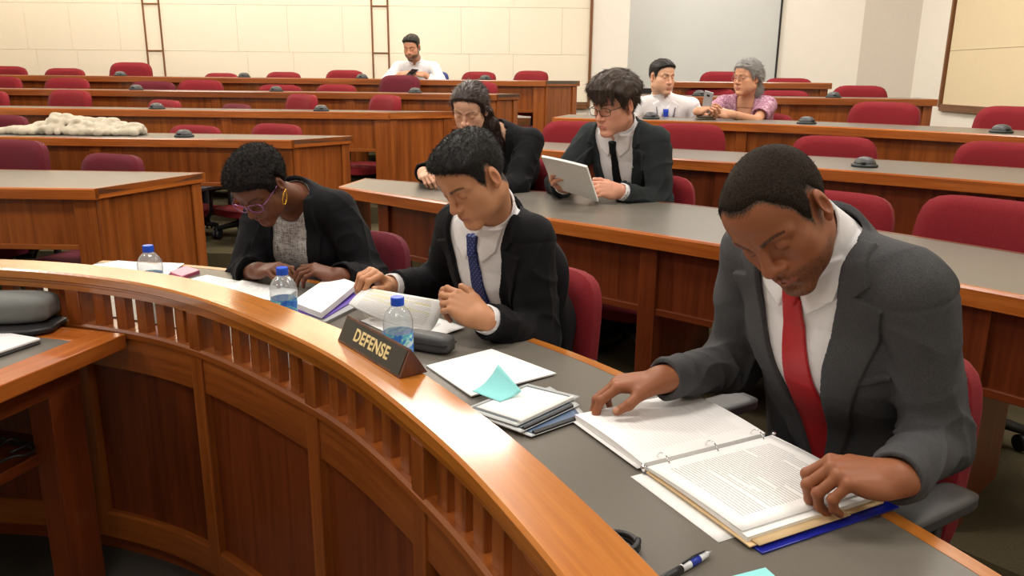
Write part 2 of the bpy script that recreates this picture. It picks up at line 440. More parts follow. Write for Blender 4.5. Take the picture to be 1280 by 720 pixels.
# ------------------------------------------------------------------ desks
DLAB = {
 'L2': 'long wooden desk with grey top and angled end, nearest of the left desks',
 'L3': 'long wooden desk carrying the crumpled cream blanket',
 'L4': 'long wooden desk one row behind the desk with the cream blanket',
 'L5': 'long wooden desk one row in front of the desk with the man in white',
 'L6': 'highest wooden desk below the cream wall, where a bearded man in white sits',
 'R2': 'curved wooden desk with grey top directly behind the three people at the counter',
 'R3': 'curved wooden desk between the man reading papers and the man with a lanyard',
 'R4': 'curved wooden desk where the lanyard man and the grey haired woman sit',
 'R5': 'wooden desk just behind the lanyard man and the grey haired woman',
 'R6': 'short topmost wooden desk below the grey screen',
}
def build_desk(key):
    d = DESK[key]; z = d['z']; fz = d['fz']; sta = d['sta']; near = key in ('L2', 'L3', 'L4', 'R2', 'R3', 'R4')
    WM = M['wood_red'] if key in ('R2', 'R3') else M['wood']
    t = thing('long_desk', DLAB[key], 'desk', (sta[len(sta)//2][0][0], sta[len(sta)//2][0][1], fz), 0, 'tiered desks')
    L = d['S'][-1]
    def part(mb, name, mat, bevel=0.0):
        o = mb.build(name, mat, None, False, bevel); world_parent(o, t); return o
    # grey laminate top between wood edge bands
    mb = MB(); mb.sweep(sta, [(.022, 0, z-.03), (.022, 0, z), (-.022, 1, z), (-.022, 1, z-.03)]); part(mb, 'worktop', M['laminate'])
    mb = MB()
    mb.sweep(sta, [(0, 0, z-.052), (0, 0, z-.006), (.006, 0, z+.0006), (.0225, 0, z+.0006), (.0225, 0, z-.052)])
    part(mb, 'front_edge_band', M['edge_wood'] if key[1] in '234' else WM)
    mb = MB(); mb.sweep(sta, [(-.0225, 1, z-.045), (-.0225, 1, z+.0006), (0, 1, z+.0006), (0, 1, z-.045)]); part(mb, 'rear_edge_band', WM)
    # modesty panels between piers
    inset = .05; zb = z-.052; zm = z-.30
    if key[0] == 'L':
        endw = .36
        e = L-.11
        joints = []
        while e > .2: joints.append(e); e -= 1.18
        joints = sorted(joints)
    else:
        n = max(1, round(L/1.15)); joints = [L*i/n for i in range(n+1)]
        joints[0] = .06; joints[-1] = L-.06
        if key == 'R2':
            joints = [.30, 1.73, 2.78, 3.7, L-.06]
    lo = joints[0] if key[0] == 'R' else 0
    pts = ([0]+joints) if key[0] == 'L' else joints
    for a, b in zip(pts[:-1], pts[1:]):
        mb = MB()
        mb.sweep(sta_range(d, a+.03, b-.03), [(inset, 0, zm), (inset, 0, zb), (inset+.02, 0, zb), (inset+.02, 0, zm)], 2)
        part(mb, 'modesty_panel', WM, .002)
        mb = MB()
        mb.sweep(sta_range(d, a+.03, b-.03), [(inset-.012, 0, zm-.002), (inset-.012, 0, zm+.022), (inset+.03, 0, zm+.022), (inset+.03, 0, zm-.002)], 0)
        part(mb, 'panel_rail', WM, .002)
    piers = joints[:-1] if key[0] == 'L' else joints
    for s in piers:
        s0, s1 = max(0.0, s-.035), min(L, s+.035)
        mb = MB()
        mb.sweep(sta_range(d, s0, s1), [(inset-.02, 0, fz), (inset-.02, 0, zb), (inset+.05, 0, zb), (inset+.05, 0, fz)], 2)
        part(mb, 'stile', WM, .003)
        mb = MB()
        mb.sweep(sta_range(d, s-.012, s+.012), [(inset+.05, 0, fz), (inset+.05, 0, zb), (-.12, 1, zb), (-.12, 1, fz)], 2)
        part(mb, 'support_panel', WM, .002)
    if key[0] == 'L':
        # closed end pedestal: front panel to the floor with two stiles, and an end panel with edge stiles
        def seg(a, b, i0, i1, name, z0=None, th=None):
            mb = MB()
            mb.sweep(sta_range(d, a, b), [(i0, 0, z0 or fz), (i0, 0, zb), (i1, 0, zb), (i1, 0, z0 or fz)], 2)
            return part(mb, name, WM, .003)
        seg(L-.135, L-.03, inset-.02, inset+.05, 'corner_post')
        F, e, D, _ = sta_at(d, L); tx = np.array([e[1], -e[0]])
        F2 = np.array([F[0], F[1]])
        Mx = Matrix((( e[0], -tx[0], 0), (e[1], -tx[1], 0), (0, 0, 1))).to_4x4(); Mx.translation = Vector((F[0], F[1], 0))
        mb = MB(); mb.box((D/2, .035, (fz+zb)/2), (D-.10, .02, zb-fz), Mx, 2); part(mb, 'end_panel', WM, .003)
        for c, w in ((.055, .06), (D-.06, .07)):
            mb = MB(); mb.box((c, .030, (fz+zb)/2), (w, .036, zb-fz), Mx, 2); part(mb, 'end_stile', WM, .004)
        mb = MB(); mb.box((D/2, .011, z-.0255), (D, .022, .052), Mx, 0); part(mb, 'end_edge_band', M['edge_wood'] if key[1] in '234' else WM, .003)
    else:
        for s, sg in ((0, 1), (L, -1)):
            F, e, D, _ = sta_at(d, s); tx = np.array([e[1], -e[0]])*sg
            Mx = Matrix((( e[0], tx[0], 0), (e[1], tx[1], 0), (0, 0, 1))).to_4x4(); Mx.translation = Vector((F[0], F[1], 0))
            mb = MB(); mb.box((D/2+.01, .03, (fz+zb)/2), (D-.10, .024, zb-fz), Mx, 2); part(mb, 'end_panel', WM, .003)
            mb = MB(); mb.box((D/2, .008, z-.0255), (D, .018, .0515), Mx, 0); part(mb, 'end_edge_band', M['edge_wood'] if key[1] in '234' else WM, .003)
    return t
for key in DESK: build_desk(key)

# ------------------------------------------------------------------ chairs
def superbox(w, h, th, r=2.6, bend=0.0, nu=20, nv=16, puff=.4, taper=0.0):
    """cushion: rounded outline w x h in x,z, thickness th in y, bent in plan, slightly pillowed"""
    vs = []; fs = []
    bm = bmesh.new()
    bmesh.ops.create_cube(bm, size=1.0)
    bmesh.ops.subdivide_edges(bm, edges=bm.edges, cuts=9, use_grid_fill=True)
    for v in bm.verts:
        x, y, z = v.co*2
        # round outline in x,z : map the square onto a superellipse
        p = 5.0
        n = (abs(x)**p+abs(z)**p)**(1/p); mx = max(abs(x), abs(z))
        k = mx/n if n > 1e-6 else 1
        X, Z = x*k, z*k
        ed = max(abs(x), abs(z))
        edge = (1-min(1, ed)**6*0.45) if abs(y) > .0 else 1
        Y = y*edge*(1-0.12*(1-abs(x)**2)*(0))
        xx = X*w/2*(1-taper*(Z*.5+.5)); zz = Z*h/2
        yy = Y*th/2 - bend*(xx/(w/2))**2
        v.co = (xx, yy, zz)
    return bm

def bm_obj(bm, name, mat, parent, smooth=True, sub=0):
    bmesh.ops.recalc_face_normals(bm, faces=bm.faces)
    me = bpy.data.meshes.new(name); bm.to_mesh(me); bm.free()
    o = link_mesh(name, me, mat, parent, smooth)
    if sub:
        q = o.modifiers.new('sub', 'SUBSURF'); q.levels = sub; q.render_levels = sub
    return o

def make_chair(fabric, seat_h=.42):
    """faces -y ; origin on the floor"""
    t = thing('office_chair', 'x', 'chair')
    bm = superbox(.49, .46, .085, bend=.035, taper=.06)
    bmesh.ops.rotate(bm, verts=bm.verts, cent=(0, 0, 0), matrix=Matrix.Rotation(math.radians(-9), 3, 'X'))
    bmesh.ops.translate(bm, verts=bm.verts, vec=(0, .235, seat_h+.15+.19))
    bm_obj(bm, 'backrest', fabric, t)
    bm = superbox(.48, .46, .08)
    bmesh.ops.rotate(bm, verts=bm.verts, cent=(0, 0, 0), matrix=Matrix.Rotation(PI/2, 3, 'X'))
    bmesh.ops.translate(bm, verts=bm.verts, vec=(0, 0, seat_h-.02))
    bm_obj(bm, 'seat', fabric, t)
    mb = MB(); mb.tube([(0, .02, seat_h-.075), (0, .20, seat_h-.08), (0, .275, seat_h-.03), (0, .292, seat_h+.12), (0, .30, seat_h+.36)], [.03, .03, .03, .026, .02], 10, 0, None, 1.4)
    mb.box((0, 0, seat_h-.075), (.20, .22, .03)); mb.build('back_support', M['black_plastic'], t, True)
    for sx in (-1, 1):
        mb = MB()
        mb.tube([(sx*.15, 0, seat_h-.07), (sx*.255, .01, seat_h-.06), (sx*.285, .02, seat_h), (sx*.285, .03, seat_h+.15)], .02, 8, 0, None, .7)
        arm = mb.build('armrest', M['black_plastic'], t, True)
        bm = superbox(.085, .26, .034)
        bmesh.ops.rotate(bm, verts=bm.verts, cent=(0, 0, 0), matrix=Matrix.Rotation(PI/2, 3, 'X'))
        bmesh.ops.translate(bm, verts=bm.verts, vec=(sx*.285, -.01, seat_h+.165))
        bm_obj(bm, 'arm_pad', M['grey_plastic'], arm)
    mb = MB(); mb.lathe([(.045, .10), (.045, .14), (.027, .145), (.027, seat_h-.16), (.018, seat_h-.16), (.018, seat_h-.08)], 14); mb.build('gas_column', M['black_plastic'], t, True)
    mb = MB()
    for k in range(5):
        a = 2*PI*k/5+.3; c, s = math.cos(a), math.sin(a)
        mb.tube([(0, 0, .115), (.12*c, .12*s, .105), (.285*c, .285*s, .075)], [.036, .028, .018], 8, 0, None, .8)
    base = mb.build('star_base', M['black_plastic'], t, True)
    for k in range(5):
        a = 2*PI*k/5+.3; c, s = math.cos(a), math.sin(a)
        mb = MB()
        Mx = Matrix.Translation((.285*c, .285*s, .031)) @ Matrix.Rotation(a+.8*((k % 2)*2-1), 4, 'Z') @ Matrix.Rotation(PI/2, 4, 'X')
        for q in (-.016, .016):
            mb.lathe([(.012, q-.008), (.030, q-.007), (.030, q+.007), (.012, q+.008)], 14, Mx)
        mb.lathe([(.009, .0), (.009, .05)], 8, Matrix.Translation((.285*c, .285*s, .03)))
        mb.build('caster', M['black_plastic'], base, True)
    return t

def copy_tree(o, parent=None):
    c = o.copy(); COL.objects.link(c)
    if parent is not None: c.parent = parent
    for ch in list(o.children): copy_tree(ch, c)
    return c

CH = {'r': make_chair(M['red_fabric']), 'w': make_chair(M['wine_fabric']), 'b': make_chair(M['blue_fabric'])}
USED = set()
TOP0 = .42+.15+.19+.23      # top of the backrest above the floor for the unchanged chair
def place_chair(pos, ztop, fz, face, kind, label, group, scale=1.0, arm=0.0):
    """face: unit xy the sitter looks along"""
    if kind not in USED:
        o = CH[kind]; USED.add(kind)
    else:
        o = copy_tree(CH[kind])
    ang = math.atan2(face[1], face[0])+PI/2
    o.location = (pos[0], pos[1], fz); o.rotation_euler = (0, 0, ang); o.scale = (scale, scale, 1)
    dz = ztop-fz-TOP0
    for ch in o.children:
        nm = ch.name.split('.')[0]
        if nm in ('seat', 'backrest', 'back_support', 'armrest'): ch.location.z = dz
        if nm == 'armrest': ch.location.z = dz+arm
        if nm == 'gas_column': ch.scale.z = max(.5, (.42+dz-.08)/(.42-.08))
    return tag(o, label, 'chair', group)

ORD = ['first', 'second', 'third', 'fourth', 'fifth', 'sixth', 'seventh', 'eighth', 'ninth', 'tenth']
ROWS = {
 'L6': ('row below the cream wall', [(2, 96, 24), (75, 97, 56), (157.5, 88, 53), (270.5, 99, 43), (348.5, 96, 48), (425.5, 92, 51), (533, 91, 46, 'b'), (593, 90.5, 50), (658.5, 88, 51)]),
 'L5': ('row second from the top left', [(-8, 109, 34), (78, 109, 50), (185.5, 111, 55, 'w'), (245, 108, 62), (344.5, 112, 55), (415, 110, 56), (494.5, 97, 57, 'w'), (591.5, 103, 59)]),
 'L4': ('row third from the top left', [(-22, 127, 58), (81.5, 124, 75), (200, 134, 56), (290, 137, 60, 'w'), (372, 123, 68), (476.5, 122, 69)]),
 'L3': ('row behind the cream blanket', [(-4, 157, 78, 'w'), (239.5, 165, 79), (341.5, 161, 79)]),
 'L2': ('row before the cream blanket', [(12, 188, 104, 'w'), (136.5, 203, 113, 'w')]),
 'R6': ('row under the grey screen', [(899, 84, 34), (980.5, 90.5, 61)]),
 'R5': ('second highest row on the right', [(883, 105, 40), (974.5, 106, 45), (1070, 98, 82)]),
 'R4': ('row of the lanyard man', [(950, 135, 66), (1102.5, 118, 107), (1268, 120, 98)]),
 'R3': ('row behind the man reading papers', [(716.5, 150, 63), (856, 150, 100), (1040.5, 162, 121), (1255, 165, 124)]),
 'R2': ('row of the man reading papers', [(668, 198, 84), (808, 214, 62), (1045, 231, 80), (1236, 236, 114)]),
}
for key, (desc, lst) in ROWS.items():
    d = DESK[key]; n = 0
    line, _ = resample(d['Bp'] + np.array([s[1] for s in d['sta']])*np.interp(np.linspace(0, 1, len(d['sta'])), [0, .6, 1], {'L5': (.19, .24, .28), 'L4': (.19, .24, .34)}.get(key, (.30, .30, .30)))[:, None], 200)
    nrm = np.array([s[1] for s in d['sta']])
    for it in lst:
        x, yt, wpx = it[:3]; kind = it[3] if len(it) > 3 else 'r'
        best = min(line, key=lambda p: abs((ray(x, yt)[0]/ray(x, yt)[1])-p[0]/p[1]) if p[1] > .5 else 9)
        P = np.array([ray(x, yt)[0]/ray(x, yt)[1]*best[1], best[1]])
        j = int(np.argmin(np.linalg.norm(d['Bp']-P, axis=1)))
        zt = at_y(x, yt, best[1]).z
        zt = min(max(zt, d['fz']+.74), d['fz']+1.10)
        back = nrm[j]; a = random.uniform(-.12, .12)
        fc = (-(back[0]*math.cos(a)-back[1]*math.sin(a)), -(back[0]*math.sin(a)+back[1]*math.cos(a)))
        n += 1
        col = {'r': 'red', 'w': 'wine red', 'b': 'blue'}[kind]
        lab = f'{col} chair, {ORD[n-1]} from the left in the {desc}'
        if kind == 'b': lab = 'blue upholstered chair of the bearded man in white at the top'
        pos = P-np.array(fc)*(-.235)*1.0
        pos = P+np.array(fc)*.235
        place_chair(pos, zt, d['fz'], fc, kind, lab, 'chairs of the '+desc)

# ------------------------------------------------------------------ the curved counter with its rail
RAILB = [(-3.2, 2.30), (-2.2, 2.27), (-1.60, 2.235), (-1.30, 2.205), (-.945, 2.085), (-.674, 1.912), (-.425, 1.68), (-.254, 1.497), (-.112, 1.29), (.01, 1.09), (.098, .91), (.169, .752), (.27, .46), (.33, .2)]
rb, rs = resample(catmull(RAILB, 20), 320)
rb = smooth_line(rb, 60)
tang = np.gradient(rb, axis=0); tang /= np.linalg.norm(tang, axis=1)[:, None]
RN = np.stack([-tang[:, 1], tang[:, 0]], 1)        # points away from the well, towards the people
rs = np.concatenate([[0], np.cumsum(np.linalg.norm(np.diff(rb, axis=0), axis=1))])
def rail_at(s):
    p = np.array([np.interp(s, rs, rb[:, k]) for k in (0, 1)]); n = np.array([np.interp(s, rs, RN[:, k]) for k in (0, 1)]); n /= np.linalg.norm(n)
    return p, n
def rail_s(p): return rs[int(np.argmin(np.linalg.norm(rb-np.array(p), axis=1)))]
def rsta(s0, s1, n=None):
    n = n or max(2, int((s1-s0)/.03)+1)
    out = []
    for s in np.linspace(s0, s1, n):
        p, nn = rail_at(s); out.append((p, nn, 0.0, s))
    return out
ZR, ZC = .85, .71
SEND = rs[-1]
bench = thing('curved_counter', 'curved wooden counter with balustrade rail in the foreground', 'counter', (-.4, 1.6, 0))
def bpart(mb, name, mat, bevel=0.0, smooth=False):
    o = mb.build(name, mat, None, smooth, bevel); world_parent(o, bench); return o
# cap rail: offsets measured from its rear edge, well side negative
mb = MB(); mb.sweep(rsta(0, SEND), [(0, 0, ZR-.026), (0, 0, ZR-.004), (-.004, 0, ZR), (-.098, 0, ZR), (-.103, 0, ZR-.005), (-.103, 0, ZR-.024), (-.10, 0, ZR-.027)])
bpart(mb, 'cap_rail', M['rail_wood'])
mb = MB(); mb.sweep(rsta(0, SEND), [(-.012, 0, ZR-.052), (-.012, 0, ZR-.026), (-.094, 0, ZR-.026), (-.094, 0, ZR-.034), (-.088, 0, ZR-.038), (-.088, 0, ZR-.052)])
bpart(mb, 'rail_moulding', M['rail_wood'])
# posts and balusters
posts = [rail_s(p) for p in ((-1.17, 2.16), (-.74, 1.955), (-.355, 1.605), (-.075, 1.23), (.105, .89))]
sp = np.diff(posts).mean()
posts = [posts[0]-sp*3, posts[0]-sp*2, posts[0]-sp]+posts+[posts[-1]+sp]
posts = [p for p in posts if 0 < p < SEND]
for s in posts:
    mb = MB(); mb.sweep(rsta(s-.024, s+.024, 3), [(-.018, 0, ZC-.03), (-.018, 0, ZR-.05), (-.090, 0, ZR-.05), (-.090, 0, ZC-.03)], 2); bpart(mb, 'post', M['wood'], .003)
    mb = MB(); mb.sweep(rsta(s-.024, s+.024, 3), [(-.060, 0, .06), (-.060, 0, ZC-.02), (-.090, 0, ZC-.02), (-.090, 0, .06)], 2); bpart(mb, 'panel_stile', M['wood'], .003)
bal = []
for a, b in zip(posts[:-1], posts[1:]):
    for k in range(1, 6): bal.append(a+(b-a)*k/6)
for s in bal:
    mb = MB(); mb.sweep(rsta(s-.0195, s+.0195, 2), [(-.050, 0, .705), (-.050, 0, ZR-.05), (-.076, 0, ZR-.05), (-.076, 0, .705)], 2); bpart(mb, 'baluster', M['wood'], .002)
# lower rail, frieze, recessed panels, ledge, plinth
mb = MB(); mb.sweep(rsta(0, SEND), [(-.016, 0, .686), (-.016, 0, .706), (-.086, 0, .706), (-.092, 0, .700), (-.092, 0, .686)]); bpart(mb, 'lower_rail', M['wood'])
mb = MB(); mb.sweep(rsta(0, SEND), [(-.060, 0, .590), (-.060, 0, .687), (-.084, 0, .687), (-.084, 0, .590)]); bpart(mb, 'frieze_board', M['wood'])
bounds = [0]+posts+[SEND]
for a, b in zip(bounds[:-1], bounds[1:]):
    if b-a < .08: continue
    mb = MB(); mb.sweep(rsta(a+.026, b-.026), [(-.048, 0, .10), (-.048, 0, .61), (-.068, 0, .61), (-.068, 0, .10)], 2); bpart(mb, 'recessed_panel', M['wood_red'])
mb = MB(); mb.sweep(rsta(0, SEND), [(-.048, 0, .055), (-.048, 0, .135), (-.082, 0, .135), (-.088, 0, .129), (-.088, 0, .055)]); bpart(mb, 'bottom_ledge', M['wood'])
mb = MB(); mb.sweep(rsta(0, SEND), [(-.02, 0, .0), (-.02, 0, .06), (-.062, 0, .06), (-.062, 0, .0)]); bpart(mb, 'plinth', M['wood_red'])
# counter top behind the rail, with its wood nosing
s_left = rail_s((-1.52, 2.23)); CW = .555
cst = rsta(s_left, SEND)
p0 = np.array((-1.40, 2.83))
def wcw(s): return CW+.03*min(1, max(0, (rail_s((-.9, 2.07))-s)/.5))
vs = []; fs = []
def csweep(name, o0, o1, z0, z1, mat, bevel=0):
    mb = MB(); sta = []
    for (p, n, _, s) in cst:
        sta.append((p, n, wcw(s), s))
    mb.sweep(sta, [(o0[0], o0[1], z0), (o0[0], o0[1], z1), (o1[0], o1[1], z1), (o1[0], o1[1], z0)])
    return bpart(mb, name, mat, bevel)
csweep('worktop', (-.016, 0), (-.028, 1), ZC-.032, ZC, M['laminate'])
csweep('nosing', (-.028, 1), (0, 1), ZC-.036, ZC+.0008, M['rail_wood'])
for s in np.linspace(s_left+.03, SEND-.05, 7):
    mb = MB(); mb.sweep(rsta(s-.012, s+.012, 2), [(.0, 0, 0), (.0, 0, ZC-.032), (.42, 0, ZC-.032), (.42, 0, 0)], 2); bpart(mb, 'support_panel', M['wood_red'])

# ------------------------------------------------------------------ well table at the left edge
ZT = .70
wt = thing('side_table', 'wooden table with grey inset top and cable shelf at the left edge', 'table', (-1.6, 2.0, 0))
c = at_z(155, 429, ZT); e2 = at_z(0, 497, ZT)
dx = Vector((e2.x-c.x, e2.y-c.y, 0)).normalized()       # along the visible edge, towards the viewer
dn = Vector((dx.y, -dx.x, 0))                             # to the left, away from the edge
if dn.x > 0: dn = -dn
Mx = Matrix((dx, dn, Vector((0, 0, 1)))).transposed().to_4x4(); Mx.translation = Vector((c.x, c.y, 0))
Lt, Wt = 1.05, .95
def tpart(name, boxes, mat, bevel=.003):
    mb = MB()
    for cc, ss, g in boxes: mb.box(cc, ss, Mx, g)
    o = mb.build(name, mat, None, False, bevel); world_parent(o, wt); return o
x0 = -.01
tpart('worktop', [((x0+Lt/2, Wt/2, ZT-.02), (Lt-.16, Wt-.16, .04), 0)], M['laminate'], 0)
tpart('edge_band', [((x0+Lt/2, .045, ZT-.0195), (Lt, .09, .041), 0), ((x0+Lt/2, Wt-.045, ZT-.0195), (Lt, .09, .041), 0),
                    ((x0+.045, Wt/2, ZT-.0195), (.09, Wt-.18, .041), 1), ((x0+Lt-.045, Wt/2, ZT-.0195), (.09, Wt-.18, .041), 1)], M['edge_wood'])
tpart('apron', [((x0+Lt/2, .075, ZT-.075), (Lt-.2, .022, .07), 0)], M['wood_red'])
tpart('leg', [((x0+.155, .10, (ZT-.04)/2), (.10, .07, ZT-.04), 2)], M['wood_red'])
tpart('leg', [((x0+Lt-.12, .10, (ZT-.04)/2), (.10, .07, ZT-.04), 2)], M['wood_red'])
tpart('leg', [((x0+.155, Wt-.10, (ZT-.04)/2), (.10, .07, ZT-.04), 2)], M['wood_red'])
tpart('leg', [((x0+Lt-.12, Wt-.10, (ZT-.04)/2), (.10, .07, ZT-.04), 2)], M['wood_red'])
tpart('shelf', [((x0+Lt/2, Wt/2, .42), (Lt-.24, Wt-.24, .03), 0)], M['wood_red'])
WELLM = Mx

# ------------------------------------------------------------------ conference microphones
def make_mic():
    t = thing('desk_microphone', 'x', 'microphone')
    mb = MB(); mb.lathe([(.058, 0), (.062, .004), (.060, .012), (.05, .016)], 24); mb.build('base', M['mic_plastic'], t, True)
    mb = MB(); mb.lathe([(.052, .012), (.050, .022), (.043, .034), (.030, .043), (.012, .047), (.002, .0475)], 24); mb.build('domed_grille', M['grey_plastic'], t, True)
    mb = MB(); mb.box((0, -.05, .022), (.022, .014, .012)); mb.build('talk_button', M['black_plastic'], t, False, .003)
    return t
mic0 = make_mic(); nm = 0
MICS = [
 (145, 105, 'L6', 'black domed microphone before the tallest red chair on the top left desk'), (300, 104, 'L6', 'black domed microphone third from the right on the top left desk'),
 (447, 101.5, 'L6', 'black domed microphone on the top desk left of the bearded man'), (601, 99.5, 'L6', 'black domed microphone on the top desk right of the bearded man'),
 (165, 120, 'L5', 'black domed microphone at a wine red chair on the second highest left desk'), (340, 119.5, 'L5', 'middle black microphone on the second highest left desk'), (514, 117, 'L5', 'black domed microphone near the right end of the second highest left desk'),
 (191, 142, 'L4', 'black domed microphone behind the cream blanket, one desk higher'), (396, 140.5, 'L4', 'black domed microphone before a red chair on the desk above the blanket'),
 (227, 177, 'L3', 'black domed microphone right of the cream blanket'),
 (809, 141, 'R4', 'black domed microphone in front of the man with a lanyard'), (1003, 143, 'R4', 'black domed microphone right of the grey haired woman'), (1248, 147, 'R4', 'black domed microphone on the lanyard man\'s desk near the right wall'),
 (869, 113.5, 'R5', 'black domed microphone on the desk behind, left of the grey haired woman'), (1037, 112.5, 'R5', 'black domed microphone near the right end of the second highest right desk'),
 (1077, 194, 'R3', 'black domed microphone alone on the curved desk right of the man reading papers'),
]
for x, y, key, lab in MICS:
    d = DESK[key]
    o = mic0 if nm == 0 else copy_tree(mic0); nm += 1
    # rest it on the middle of that desk top along the sight line column
    mid = 0.35*d['Bp']+0.65*d['Fp']; line, _ = resample(mid, 300)
    r = ray(x, y); q = min(line, key=lambda p: abs(r[0]/r[1]-p[0]/p[1]) if p[1] > .3 else 9)
    o.location = (q[0], q[1], d['z']); o.rotation_euler = (0, 0, random.uniform(-.5, .5))
    tag(o, lab, 'microphone', 'desk microphones')
# ------------------------------------------------------------------ implicit-surface kit for the people
f32 = np.float32
def V(*a): return np.array(a if len(a) > 1 else a[0], dtype=np.float64)
def unit(v): v = np.asarray(v, float); return v/np.linalg.norm(v)
def su(a, b, k):
    h = np.clip(.5+.5*(b-a)/k, 0, 1); return b+(a-b)*h-k*h*(1-h)
def smax(a, b, k): return -su(-a, -b, k)
def ssub(a, b, k): return smax(a, -b, k)
def cap(P, a, b, r0, r1=None):
    r1 = r0 if r1 is None else r1
    a = V(a); b = V(b); ba = b-a; q = P-a
    h = np.clip((q@ba)/max(ba@ba, 1e-12), 0, 1)
    return np.linalg.norm(q-h[:, None]*ba, axis=1)-(r0+(r1-r0)*h)
def sph(P, c, r): return np.linalg.norm(P-V(c), axis=1)-r
def ell(P, c, r, R=None):
    q = P-V(c)
    if R is not None: q = q@R
    r = V(r); a = q/r; k0 = np.linalg.norm(a, axis=1); k1 = np.linalg.norm(a/r, axis=1)
    return k0*(k0-1)/np.maximum(k1, 1e-9)
def ecap(P, a, b, ra, rb, X):
    """capsule with an elliptical section: X = direction of the first radius"""
    a = V(a); b = V(b); ba = b-a; q = P-a
    h = np.clip((q@ba)/max(ba@ba, 1e-12), 0, 1)
    w = q-h[:, None]*ba
    u = w@V(X); rest = np.sqrt(np.maximum((w*w).sum(1)-u*u, 0))
    rx = ra[0]+(rb[0]-ra[0])*h; ry = ra[1]+(rb[1]-ra[1])*h
    k = np.sqrt((u/rx)**2+(rest/ry)**2); k1 = np.sqrt((u/rx**2)**2+(rest/ry**2)**2)
    return k*(k-1)/np.maximum(k1, 1e-9)
def poly2(x, y, pts):
    """signed distance to a 2D polygon (negative inside)"""
    pts = np.array(pts, float); n = len(pts)
    d = np.full(x.shape, 1e9); s = np.ones(x.shape)
    for i in range(n):
        a = pts[i]; b = pts[i-1]; ex, ey = b-a
        wx = x-a[0]; wy = y-a[1]
        t = np.clip((wx*ex+wy*ey)/(ex*ex+ey*ey), 0, 1)
        d = np.minimum(d, (wx-ex*t)**2+(wy-ey*t)**2)
        c1 = y >= a[1]; c2 = y < b[1]; c3 = ex*wy > ey*wx
        fl = (c1 & c2 & c3) | (~c1 & ~c2 & ~c3)
        s = np.where(fl, -s, s)
    return s*np.sqrt(d)
class Noise:
    def __init__(s, seed, n=10):
        r = np.random.default_rng(seed); d = r.normal(size=(n, 3)); s.d = d/np.linalg.norm(d, axis=1)[:, None]; s.p = r.uniform(0, 6.28, n); s.f = r.uniform(.7, 1.5, n)
    def __call__(s, P, freq):
        out = 0
        for d, p, f in zip(s.d, s.p, s.f): out = out+np.sin((P@d)*freq*f+p)
        return out/len(s.p)**.5
NZ = Noise(3, 12); NZ2 = Noise(5, 12)

